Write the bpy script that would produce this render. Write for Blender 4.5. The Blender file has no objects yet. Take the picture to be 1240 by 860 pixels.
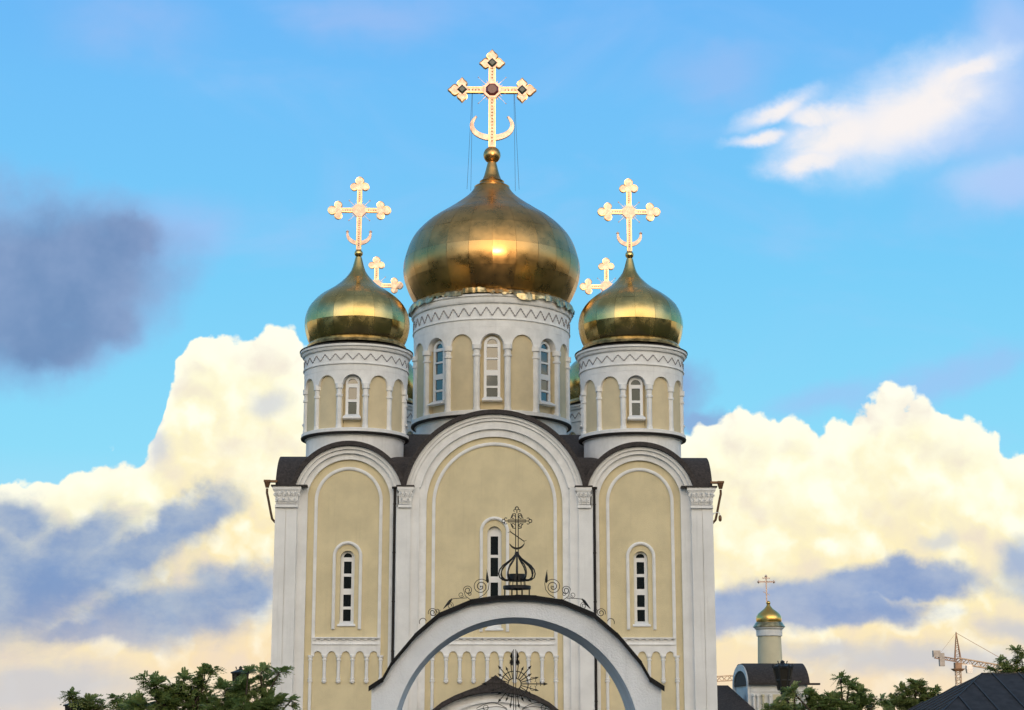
import bpy, bmesh, random
from math import *
from mathutils import Vector, Matrix, Euler
from mathutils.geometry import tessellate_polygon
random.seed(11)
SC = bpy.context.scene
COL = SC.collection

# ------------------------------------------------------------------ camera
F = 2100.0                                   # focal length in photo pixels (photo is 1240 px wide)
CAM = Vector((-0.855, -79.0, 1.7))
PITCH, YAW = radians(12.0), radians(1.2)
cam_d = bpy.data.cameras.new('camera')
cam = bpy.data.objects.new('camera', cam_d)
COL.objects.link(cam)
cam.location = CAM
cam.rotation_euler = (pi / 2 + PITCH, 0, -YAW)
cam_d.sensor_fit = 'HORIZONTAL'
cam_d.sensor_width = 36.0
cam_d.lens = 36.0 * F / 1240.0
cam_d.clip_end = 6000
SC.camera = cam
RM = Euler((pi / 2 + PITCH, 0, -YAW)).to_matrix()


def ray(px, py):
    return (RM @ Vector(((px - 620) / F, (430 - py) / F, -1))).normalized()


def at(px, py, Y):
    d = ray(px, py)
    return CAM + d * ((Y - CAM.y) / d.y)


# ------------------------------------------------------------------ light and sky
SC.view_settings.view_transform = 'Standard'
SC.view_settings.look = 'None'
SC.view_settings.gamma = 1.0
SC.view_settings.exposure = 0.0
SUN_EL, SUN_AZ = radians(5.5), radians(171)   # azimuth clockwise from +Y: low, behind the camera, a little to the right
sun_d = bpy.data.lights.new('sun', 'SUN')
sun_d.energy = 2.0
sun_d.angle = radians(0.5)
sun_d.color = (1.0, 0.66, 0.40)
sun = bpy.data.objects.new('sun', sun_d)
COL.objects.link(sun)
sv = Vector((sin(SUN_AZ) * cos(SUN_EL), cos(SUN_AZ) * cos(SUN_EL), sin(SUN_EL)))
sun.rotation_euler = sv.to_track_quat('Z', 'Y').to_euler()
sun.location = sv * 200


def lin(r, g, b):
    f = lambda c: c / 255 / 12.92 if c / 255 <= 0.04045 else ((c / 255 + 0.055) / 1.055) ** 2.4
    return (f(r), f(g), f(b))


class NT:
    """small helper for writing node graphs"""

    def __init__(s, tree):
        s.t = tree

    def new(s, typ, **kw):
        n = s.t.nodes.new(typ)
        for k, v in kw.items():
            setattr(n, k, v)
        return n

    def put(s, sock, v):
        if isinstance(v, bpy.types.NodeSocket):
            s.t.links.new(v, sock)
        elif v is not None:
            if isinstance(v, (int, float)) and sock.type in ('VECTOR', 'RGBA'):
                v = (v,) * 3
            if sock.type == 'RGBA' and len(v) == 3:
                v = tuple(v) + (1,)
            sock.default_value = v

    def m(s, op, a, b=None, c=None, clamp=False):
        n = s.new('ShaderNodeMath', operation=op, use_clamp=clamp)
        for k, v in zip(n.inputs, (a, b, c)):
            s.put(k, v)
        return n.outputs[0]

    def v(s, op, a, b=None, out=0, scale=None):
        n = s.new('ShaderNodeVectorMath', operation=op)
        s.put(n.inputs[0], a)
        if b is not None:
            s.put(n.inputs[1], b)
        if scale is not None:
            s.put(n.inputs['Scale'], scale)
        return n.outputs[out]

    def ss(s, x, a, b, lo=0.0, hi=1.0):
        n = s.new('ShaderNodeMapRange', interpolation_type='SMOOTHSTEP', clamp=True)
        for k, v in zip(n.inputs[:5], (x, a, b, lo, hi)):
            s.put(k, v)
        return n.outputs[0]

    def mix(s, f, a, b, blend='MIX'):
        n = s.new('ShaderNodeMix', data_type='RGBA', blend_type=blend, clamp_factor=True)
        s.put(n.inputs[0], f)
        s.put(n.inputs[6], a)
        s.put(n.inputs[7], b)
        return n.outputs[2]

    def noise(s, vec, scale, detail=4, rough=0.5, dist=0.0, col=False):
        n = s.new('ShaderNodeTexNoise')
        s.put(n.inputs['Vector'], vec)
        n.inputs['Scale'].default_value = scale
        n.inputs['Detail'].default_value = detail
        n.inputs['Roughness'].default_value = rough
        n.inputs['Distortion'].default_value = dist
        return n.outputs[1 if col else 0]

    def voro(s, vec, scale, detail=2, rough=0.5, smooth=0.6):
        n = s.new('ShaderNodeTexVoronoi', feature='F1')
        s.put(n.inputs['Vector'], vec)
        n.inputs['Scale'].default_value = scale
        n.inputs['Detail'].default_value = detail
        n.inputs['Roughness'].default_value = rough
        return n.outputs['Distance']

    def ramp(s, f, stops):
        n = s.new('ShaderNodeValToRGB')
        e = n.color_ramp.elements
        while len(e) < len(stops):
            e.new(0.5)
        for k, (p, c) in zip(e, stops):
            k.position = p
            k.color = tuple(c) + (1,)
        s.put(n.inputs[0], f)
        return n.outputs[0]


def sky_pos(px, py):
    """angular position on the sky (azimuth, elevation; 2100 units per radian)"""
    d = ray(px, py)
    return atan2(d.x, d.y) * F, asin(d.z) * F


BANK = 15.0                                  # evens out the mean of the billow noise
GLOW = 4.1                                   # evening glow round the sun
WB = 0.1                                     # world background strength


def build_world():
    w = bpy.data.worlds.new('World')
    SC.world = w
    w.cycles.sampling_method = 'NONE'             # a broad soft sky needs no importance map
    w.use_nodes = True
    t = w.node_tree
    t.nodes.clear()
    N = NT(t)
    d = N.new('ShaderNodeTexCoord').outputs['Generated']
    sep = N.new('ShaderNodeSeparateXYZ')
    N.put(sep.inputs[0], d)
    az = N.m('MULTIPLY', N.m('ARCTAN2', sep.outputs[0], sep.outputs[1]), F)
    el = N.m('MULTIPLY', N.m('ARCSINE', sep.outputs[2]), F)
    # turbulent displacement of the angular position
    n1 = N.noise(d, 9, 4, 0.55, col=True)
    n2 = N.noise(d, 45, 4, 0.6, col=True)
    wa = N.v('SCALE', N.v('SUBTRACT', n1, 0.5), scale=120.0)
    wb = N.v('SCALE', N.v('SUBTRACT', n2, 0.5), scale=34.0)
    warp = N.v('ADD', wa, wb)
    cmb = N.new('ShaderNodeCombineXYZ')
    N.put(cmb.inputs[0], az)
    N.put(cmb.inputs[1], el)
    P0 = cmb.outputs[0]
    P = N.v('ADD', P0, N.v('MULTIPLY', warp, (1, 1, 0)))
    Pl = N.v('ADD', P0, N.v('MULTIPLY', wb, (0.6, 0.6, 0)))

    def blobs(lst, pos):
        """union of soft ellipses: 1 in the middle, 0 at the rim, negative outside"""
        out = None
        for (px, py, rx, ry, ang) in lst:
            cx, cy = sky_pos(px, py)
            q = N.v('SUBTRACT', pos, (cx, cy, 0))
            if ang:
                vr = N.new('ShaderNodeVectorRotate', rotation_type='Z_AXIS')
                N.put(vr.inputs['Vector'], q)
                vr.inputs['Angle'].default_value = radians(ang)
                q = vr.outputs[0]
            q = N.v('MULTIPLY', q, (1 / rx, 1 / ry, 0))
            f = N.m('SUBTRACT', 1.0, N.v('LENGTH', q, out=1))
            out = f if out is None else N.m('SMOOTH_MAX', out, f, 0.25)
        return out

    def curve(pts, pos_az):
        """height of a cloud bank's top against azimuth"""
        LO, HI = -900.0, 900.0
        fc = N.new('ShaderNodeFloatCurve')
        cv = fc.mapping.curves[0]
        q = []
        for px, py in pts:
            a, e = sky_pos(px, py)
            q.append(((a - LO) / (HI - LO), e / 1000.0))
        q = [(0.0, 0.27)] + q + [(1.0, 0.27)]
        cv.points[0].location = q[0]
        cv.points[1].location = q[-1]
        for p in q[1:-1]:
            cv.points.new(*p)
        for p in cv.points:
            p.handle_type = 'AUTO_CLAMPED'
        fc.mapping.update()
        N.put(fc.inputs['Value'], N.m('DIVIDE', N.m('SUBTRACT', pos_az, LO), HI - LO, clamp=True))
        return N.m('MULTIPLY', fc.outputs[0], 1000.0)

    # clear sky: physical sky, pulled to the saturated evening blue of the photograph
    sk = N.new('ShaderNodeTexSky', sky_type='NISHITA')
    sk.sun_disc = False
    sk.sun_elevation = SUN_EL
    sk.sun_rotation = SUN_AZ
    sk.air_density = 1.0
    sk.dust_density = 0.6
    sk.ozone_density = 1.5
    up = N.ss(sep.outputs[2], -0.02, 0.45)
    blue = N.ramp(up, [(0.0, lin(200, 234, 252)), (0.3, lin(142, 224, 255)), (0.62, lin(122, 210, 255)), (0.88, lin(114, 197, 255)), (1.0, lin(106, 184, 253))])
    blue = N.v('SCALE', blue, scale=N.m('DIVIDE', N.ss(sep.outputs[2], 0.38, 1.0, 1.0, 0.5), WB))
    toward = N.v('DOT_PRODUCT', d, (sin(SUN_AZ), cos(SUN_AZ), -0.05), out=1)
    warm = N.v('SCALE', N.mix(N.ss(toward, 0.4, 1.0), lin(206, 214, 222), lin(255, 231, 194)), scale=GLOW / WB)
    sky = N.mix(N.m('MULTIPLY', N.ss(toward, 0.05, 0.97), 0.9), blue, warm)
    sky = N.mix(0.08, sky, sk.outputs[0])

    def cl(r, g, b, k=1.0):
        c = lin(r, g, b)
        return tuple(x * k / WB for x in c)

    # --- high thin veils
    veil = N.noise(N.v('MULTIPLY', d, (1, 1, 2.2)), 7, 5, 0.55, 0.6)
    c = N.mix(N.ss(veil, 0.5, 0.8, 0, 0.3), sky, cl(176, 202, 248))
    vm = blobs([(215, 295, 90, 60, -20), (870, 90, 90, 50, 0), (1130, 456, 170, 30, -12), (1215, 438, 70, 22, -12), (1000, 480, 90, 24, -10), (150, 30, 130, 60, 0), (440, 20, 120, 40, 0)], P)
    c = N.mix(N.m('MULTIPLY', N.ss(vm, -0.2, 0.9, 0, 0.6), N.ss(veil, 0.3, 0.65, 0.3, 1.0)), c, cl(162, 192, 242))
    # --- grey violet cloud at the left
    g1 = blobs([(50, 330, 165, 95, -3), (-60, 350, 200, 125, 0), (45, 415, 80, 50, 0), (150, 300, 60, 36, 10), (110, 390, 60, 40, 0)], P)
    gcol = N.mix(N.ss(N.noise(d, 11, 5, 0.6), 0.3, 0.7), cl(106, 132, 176), cl(142, 160, 198))
    gn = N.m('ADD', g1, N.m('MULTIPLY', N.m('SUBTRACT', N.noise(d, 16, 6, 0.62), 0.5), 0.5))
    c = N.mix(N.ss(N.m('ADD', gn, 0.0), -0.32, 0.2, 0, 0.5), c, cl(152, 192, 242))
    c = N.mix(N.ss(gn, -0.28, 0.55, 0, 0.86), c, gcol)
    g2 = blobs([(835, 470, 40, 48, 30), (860, 500, 60, 20, 0)], P)
    c = N.mix(N.ss(g2, -0.1, 0.8, 0, 0.8), c, cl(140, 166, 212))
    # --- bright wisp at the upper right
    wv = N.v('ADD', P0, N.v('MULTIPLY', wa, (0.55, 0.35, 0)))
    wv = N.v('ADD', wv, N.v('MULTIPLY', wb, (1.2, 0.8, 0)))
    lav = blobs([(1205, 115, 90, 95, 0), (1240, 218, 105, 40, 0), (1225, 40, 60, 60, 0), (1150, 150, 90, 50, 0)], wv)
    wide = blobs([(1110, 135, 150, 80, -22), (1220, 215, 90, 34, 0)], wv)
    c = N.mix(N.ss(wide, -0.15, 0.9, 0, 0.65), c, cl(204, 226, 253))
    c = N.mix(N.ss(lav, -0.25, 0.8, 0, 0.85), c, cl(172, 203, 248))
    wsp = blobs([(1090, 138, 112, 54, -24), (1130, 118, 95, 56, -18), (1020, 162, 88, 38, -14), (945, 133, 62, 13, -16), (1000, 138, 60, 17, 8), (925, 166, 50, 9, -4),
                 (985, 193, 62, 17, -6), (1165, 84, 74, 18, -12)], wv)
    wn = N.noise(N.v('MULTIPLY', d, (1, 1, 2.0)), 22, 6, 0.62, 0.7)
    wm = N.m('MULTIPLY', N.ss(N.m('ADD', wsp, N.m('MULTIPLY', N.m('SUBTRACT', wn, 0.5), 0.5)), -0.4, 0.6), N.ss(wn, 0.2, 0.6, 0.65, 0.95))
    c = N.mix(wm, c, N.mix(N.ss(wsp, 0.1, 0.8), cl(212, 228, 252), cl(252, 245, 242)))

    # --- cumulus banks: outline by azimuth, roughened by billows
    bil = N.m('SUBTRACT', 0.55, N.voro(N.v('ADD', d, N.v('SCALE', N.v('SUBTRACT', n2, 0.5), scale=0.02)), 26, 2.0, 0.5))
    d2 = N.v('ADD', d, (0.006, 0.0, 0.009))
    bil2 = N.m('SUBTRACT', 0.55, N.voro(N.v('ADD', d2, N.v('SCALE', N.v('SUBTRACT', n2, 0.5), scale=0.02)), 26, 2.0, 0.5))
    big = N.noise(d, 3.1, 4, 0.55)
    top = curve([(-400, 600), (-60, 600), (0, 584), (60, 572), (105, 556), (135, 541), (165, 546), (184, 532), (194, 505), (203, 468), (216, 432), (238, 408), (290, 398),
                 (330, 397), (352, 402), (375, 420), (470, 480), (560, 520), (700, 540), (800, 530), (832, 510), (862, 500), (900, 492), (930, 496), (944, 505), (956, 495), (972, 494), (990, 510), (1004, 500), (1022, 488), (1055, 468), (1095, 464), (1122, 474), (1136, 490), (1170, 492), (1198, 500), (1212, 522), (1245, 526), (1320, 548), (1600, 580)],
                N.m('ADD', az, N.m('MULTIPLY', N.m('SUBTRACT', N.noise(d, 22, 4, 0.6), 0.5), 22.0)))
    outside = N.ss(N.m('ABSOLUTE', az), 700, 1000)
    top = N.m('ADD', top, N.m('MULTIPLY', outside, N.m('MULTIPLY', N.m('SUBTRACT', big, 0.5), 1500.0)))
    F1 = N.m('ADD', N.m('SUBTRACT', top, el), N.m('MULTIPLY', bil, 36.0))
    F1 = N.m('ADD', F1, N.m('MULTIPLY', N.m('SUBTRACT', N.noise(d, 120, 3, 0.6), 0.5), 14.0))
    F1 = N.m('ADD', F1, N.m('MULTIPLY', N.m('SUBTRACT', 0.5, N.voro(d, 75, 1.0, 0.5)), 15.0))
    F1 = N.m('ADD', F1, BANK)
    m1 = N.ss(F1, 5, 13)
    # fair weather clouds over the rest of the sky, as the photograph implies
    veil2 = N.m('MULTIPLY', N.ss(sep.outputs[2], 0.46, 0.8), N.ss(N.noise(d, 1.7, 6, 0.6), 0.25, 0.6, 0.45, 0.9))
    c = N.mix(veil2, c, cl(138, 150, 156))
    hi = N.m('MULTIPLY', N.ss(N.noise(d, 2.6, 6, 0.55), 0.56, 0.7), N.ss(sep.outputs[2], 0.42, 0.62))
    c = N.mix(N.m('MULTIPLY', hi, 0.9), c, N.mix(N.ss(N.noise(d, 6, 4), 0.4, 0.6), cl(250, 232, 190), cl(180, 190, 222)))
    # body colour of the bank
    depth = N.m('ADD', N.m('SUBTRACT', top, el), N.m('MULTIPLY', N.m('SUBTRACT', big, 0.5), 120.0))
    body = N.ramp(N.m('DIVIDE', depth, 420.0, clamp=True), [(0.0, cl(255, 253, 230)), (0.15, cl(255, 249, 212)), (0.5, cl(255, 240, 192)), (1.0, cl(253, 228, 180))])
    rel = N.m('MULTIPLY', N.m('SUBTRACT', bil, bil2), 2.8)
    soft = N.noise(d, 14, 8, 0.64)
    body = N.mix(N.ss(soft, 0.5, 0.78, 0, 0.26), body, cl(250, 230, 198))
    body = N.mix(N.ss(soft, 0.5, 0.25, 0, 0.6), body, cl(255, 253, 232, 1.06))
    edge = N.ss(F1, 60, 10)
    body = N.mix(N.m('MULTIPLY', edge, 0.6), body, cl(255, 254, 238, 1.08))
    body = N.mix(N.m('MULTIPLY', rel, 0.8, clamp=True), body, cl(255, 252, 230, 1.08))
    body = N.mix(N.m('MULTIPLY', rel, -0.4, clamp=True), body, cl(232, 218, 208))
    # grey-blue shaded undersides drifting in front
    shn = N.m('MULTIPLY', N.m('SUBTRACT', N.noise(N.v('MULTIPLY', d, (1, 1, 1.7)), 12, 8, 0.66, 0.4), 0.5), 1.15)
    shc = N.ss(N.noise(N.v('MULTIPLY', d, (1, 1, 1.5)), 10, 7, 0.64), 0.32, 0.66)
    sh = blobs([(60, 695, 150, 50, -6), (-70, 705, 200, 95, 0), (190, 738, 130, 40, -10), (232, 632, 64, 20, -36), (175, 668, 80, 26, -24), (280, 705, 56, 32, -14), (110, 770, 110, 22, 0),
                (10, 625, 60, 30, 0), (80, 655, 80, 30, -10)], P)
    sh = N.m('ADD', sh, shn)
    body = N.mix(N.ss(sh, -0.36, 0.55, 0, 0.93), body, N.mix(shc, cl(112, 147, 198), cl(176, 190, 208)))
    sh2 = blobs([(960, 728, 110, 36, -6), (1085, 702, 110, 25, -4), (895, 746, 80, 34, -8), (1010, 738, 130, 22, 0)], P)
    sh2 = N.m('ADD', sh2, N.m('MULTIPLY', shn, 0.8))
    body = N.mix(N.ss(sh2, -0.22, 0.42, 0, 0.95), body, N.mix(shc, cl(118, 150, 202), cl(168, 184, 212)))
    sh3 = blobs([(1222, 668, 44, 26, -30), (1250, 690, 60, 26, 0)], P)
    body = N.mix(N.ss(N.m('ADD', sh3, N.m('MULTIPLY', shn, 0.6)), -0.25, 0.8, 0, 0.85), body, cl(152, 176, 214))
    fnt = blobs([(345, 490, 34, 22, -40), (196, 524, 14, 24, 0), (204, 566, 15, 24, 0), (1122, 648, 26, 14, -34)], P)
    body = N.mix(N.ss(fnt, -0.3, 0.7, 0, 0.6), body, cl(196, 204, 222))
    # pale, pinkish and grey near the horizon
    low = N.m('ADD', el, N.m('MULTIPLY', N.m('SUBTRACT', soft, 0.5), 130.0))
    body = N.mix(N.ss(low, 150, 10, 0, 0.7), body, cl(246, 222, 194))
    lowb = blobs([(40, 850, 190, 44, 0), (1120, 800, 170, 28, 0), (1010, 792, 100, 20, 0), (1225, 748, 70, 26, 0)], P)
    body = N.mix(N.ss(N.m('ADD', lowb, shn), -0.2, 0.8, 0, 0.8), body, cl(200, 202, 210))
    c = N.mix(m1, c, body)
    bg = N.new('ShaderNodeBackground')
    N.put(bg.inputs[0], c)
    bg.inputs[1].default_value = WB
    o = N.new('ShaderNodeOutputWorld')
    t.links.new(bg.outputs[0], o.inputs[0])


build_world()


# ------------------------------------------------------------------ materials
def material(name, col, rough=0.6, metal=0.0, var=0.0, vscale=3.0, bump=0.0, bscale=60.0, spec=0.5, streak=0.0, rvar=0.0, dark=None):
    m = bpy.data.materials.new(name)
    m.use_nodes = True
    t = m.node_tree
    N = NT(t)
    b = t.nodes['Principled BSDF']
    b.inputs['Roughness'].default_value = rough
    b.inputs['Metallic'].default_value = metal
    b.inputs['Specular IOR Level'].default_value = spec
    pos = N.new('ShaderNodeTexCoord').outputs['Object']
    c = None
    if var:
        lo = dark or tuple(x * (1 - var) for x in col)
        hi = tuple(min(1, x * (1 + var * 0.6)) for x in col)
        c = N.mix(N.ss(N.noise(pos, vscale, 6, 0.6), 0.3, 0.7), lo, hi)
        if streak:
            st = N.noise(N.v('MULTIPLY', pos, (6.0, 6.0, 0.25)), 1.0, 5, 0.6)
            c = N.mix(N.ss(st, 0.52, 0.8, 0, streak), c, tuple(x * 0.55 for x in col))
        N.put(b.inputs['Base Color'], c)
    else:
        b.inputs['Base Color'].default_value = tuple(col) + (1,)
    if rvar:
        N.put(b.inputs['Roughness'], N.ss(N.noise(pos, vscale * 2, 5, 0.6), 0.3, 0.7, max(0.02, rough - rvar), rough + rvar))
    if bump:
        bn = N.new('ShaderNodeBump')
        bn.inputs['Strength'].default_value = bump
        bn.inputs['Distance'].default_value = 0.02
        N.put(bn.inputs['Height'], N.noise(pos, bscale, 4, 0.6))
        t.links.new(bn.outputs[0], b.inputs['Normal'])
    return m


M = {}
M['white'] = material('white_stucco', (0.81, 0.805, 0.80), 0.85, var=0.09, vscale=0.7, bump=0.35, bscale=30, streak=0.3)
M['trim'] = material('white_trim_paint', (0.83, 0.825, 0.82), 0.75, var=0.09, vscale=1.8, streak=0.22, bump=0.3, bscale=25)
M['yellow'] = material('ochre_stucco', (0.70, 0.60, 0.385), 0.9, var=0.10, vscale=0.8, bump=0.7, bscale=24, streak=0.2)
M['drumyellow'] = material('sand_stucco', (0.68, 0.575, 0.38), 0.9, var=0.07, vscale=1.3, bump=0.4, bscale=28)
M['pvc'] = material('white_window_plastic', (0.82, 0.83, 0.85), 0.4)
M['glass'] = material('dark_window_glass', (0.012, 0.014, 0.016), 0.04, spec=1.0)
M['glass'].node_tree.nodes['Principled BSDF'].inputs['Coat Weight'].default_value = 1.0
M['roof'] = material('brown_shingle', (0.042, 0.034, 0.033), 0.8, var=0.5, vscale=9, bump=0.8, bscale=14)
M['gold'] = material('gilded_sheet', (0.60, 0.45, 0.185), 0.24, 1.0, var=0.2, vscale=0.9, bump=0.16, bscale=1.6, rvar=0.07)
M['coppergold'] = material('coppery_gilded_sheet', (0.53, 0.325, 0.125), 0.31, 1.0, var=0.22, vscale=0.7, bump=0.16, bscale=1.2, rvar=0.07)
M['smoothgold'] = material('smooth_gilding', (0.80, 0.50, 0.15), 0.28, 1.0, var=0.08, vscale=1.5)
M['oldgold'] = material('tarnished_gilding', (0.52, 0.42, 0.24), 0.32, 0.9, var=0.6, vscale=2.8, bump=0.8, bscale=5)
M['giltedge'] = material('gilded_edging', (0.85, 0.55, 0.24), 0.35, 0.8, var=0.2, vscale=5)
M['gilt'] = material('gilded_cross', (0.86, 0.61, 0.50), 0.5, 0.3, var=0.3, vscale=5, bump=0.5, bscale=16)
M['garnet'] = material('dark_red_stone', (0.10, 0.025, 0.03), 0.15, spec=0.7)
M['onyx'] = material('dark_green_stone', (0.035, 0.05, 0.045), 0.12, spec=0.7)
M['bronze'] = material('dark_bronze', (0.22, 0.15, 0.09), 0.25, 1.0)
M['pipe'] = material('dark_brown_pipe', (0.022, 0.018, 0.017), 0.65, var=0.3, spec=0.25)
M['copper'] = material('brown_gutter_metal', (0.16, 0.085, 0.045), 0.45, 0.4, var=0.3)
M['relief_shade'] = material('zigzag_relief_shade', (0.27, 0.26, 0.27), 0.9)  # grey that paints in the shade of the drums' zigzag relief
M['gatewhite'] = material('cool_white_stucco', (0.77, 0.79, 0.83), 0.85, var=0.10, vscale=1.4, bump=0.5, bscale=40, streak=0.4)
M['coping'] = material('black_sheet_coping', (0.016, 0.016, 0.018), 0.7, var=0.4, vscale=4, spec=0.2)
M['iron'] = material('wrought_iron', (0.016, 0.015, 0.015), 0.5, 0.3, var=0.3, vscale=20)
M['steelbar'] = material('grey_steel_tube', (0.2, 0.2, 0.21), 0.4, 0.5)
M['lantern'] = material('black_lantern_paint', (0.012, 0.012, 0.013), 0.5)
M['lanternglass'] = material('smoked_lantern_glass', (0.03, 0.027, 0.022), 0.25)
M['seam'] = material('slate_grey_sheet', (0.034, 0.035, 0.042), 0.75, var=0.3, vscale=2.2, bump=0.15, bscale=9, spec=0.2)
M['seamrib'] = material('slate_grey_rib', (0.02, 0.02, 0.024), 0.55)
M['crane'] = material('faded_orange_steel', (0.24, 0.15, 0.10), 0.6, var=0.3, vscale=0.5)
M['craneb'] = material('cream_crane_steel', (0.38, 0.30, 0.23), 0.6, var=0.2, vscale=0.5)
M['concrete'] = material('grey_concrete', (0.32, 0.31, 0.31), 0.85, var=0.25, vscale=0.7)
M['cab'] = material('white_cab_panel', (0.6, 0.62, 0.64), 0.4)
M['paving'] = material('dark_asphalt_paving', (0.075, 0.073, 0.07), 0.9, var=0.25, vscale=0.6, bump=0.4)
M['ground'] = material('dry_grass_ground', (0.06, 0.07, 0.03), 0.95, var=0.4, vscale=0.25, bump=0.5, bscale=6)
M['hill'] = material('wooded_hill', (0.05, 0.06, 0.03), 0.95, var=0.5, vscale=0.03)
M['bark'] = material('brown_bark', (0.07, 0.05, 0.035), 0.9, var=0.4, vscale=12, bump=0.8, bscale=30)
M['chapelyellow'] = material('pale_yellow_stucco', (0.70, 0.64, 0.46), 0.9, var=0.06, vscale=1.0, bump=0.3, bscale=20)


def leaf_material(name, a, b):
    m = bpy.data.materials.new(name)
    m.use_nodes = True
    t = m.node_tree
    N = NT(t)
    bs = t.nodes['Principled BSDF']
    g = N.new('ShaderNodeNewGeometry')
    pos = N.new('ShaderNodeTexCoord').outputs['Object']
    f = N.m('ADD', N.m('MULTIPLY', g.outputs['Random Per Island'], 0.6), N.m('MULTIPLY', N.noise(pos, 1.8, 3), 0.5))
    N.put(bs.inputs['Base Color'], N.mix(f, a, b))
    bs.inputs['Roughness'].default_value = 0.5
    tr = N.new('ShaderNodeBsdfTranslucent')
    N.put(tr.inputs[0], N.mix(f, tuple(x * 1.2 for x in a), tuple(x * 1.3 for x in b)))
    mx = N.new('ShaderNodeMixShader')
    mx.inputs[0].default_value = 0.45
    t.links.new(bs.outputs[0], mx.inputs[1])
    t.links.new(tr.outputs[0], mx.inputs[2])
    t.links.new(mx.outputs[0], t.nodes['Material Output'].inputs[0])
    return m


M['leaf_a'] = leaf_material('green_leaves', (0.12, 0.185, 0.055), (0.34, 0.40, 0.14))
M['leaf_b'] = leaf_material('olive_leaves', (0.14, 0.19, 0.06), (0.36, 0.40, 0.15))


# ------------------------------------------------------------------ mesh building
def tag(o, label=None, cat=None, group=None, kind=None):
    for k, v in (('label', label), ('category', cat), ('group', group), ('kind', kind)):
        if v:
            o[k] = v
    return o


def empty(name, loc=(0, 0, 0), rz=0.0, parent=None):
    o = bpy.data.objects.new(name, None)
    o.empty_display_size = 0.3
    o.location = loc
    o.rotation_euler = (0, 0, rz)
    COL.objects.link(o)
    if parent:
        o.parent = parent
    return o


def again(o, parent=None, loc=None, rz=None):
    """another object sharing the same mesh data"""
    c = o.copy()
    COL.objects.link(c)
    c.parent = parent if parent is not None else o.parent
    if loc is not None:
        c.location = loc
    if rz is not None:
        c.rotation_euler = (0, 0, rz)
    return c


def copy_tree(o, parent=None):
    c = o.copy()
    COL.objects.link(c)
    if parent is not None:
        c.parent = parent
    for ch in [k for k in COL.objects if k.parent == o]:
        copy_tree(ch, c)
    return c


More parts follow.
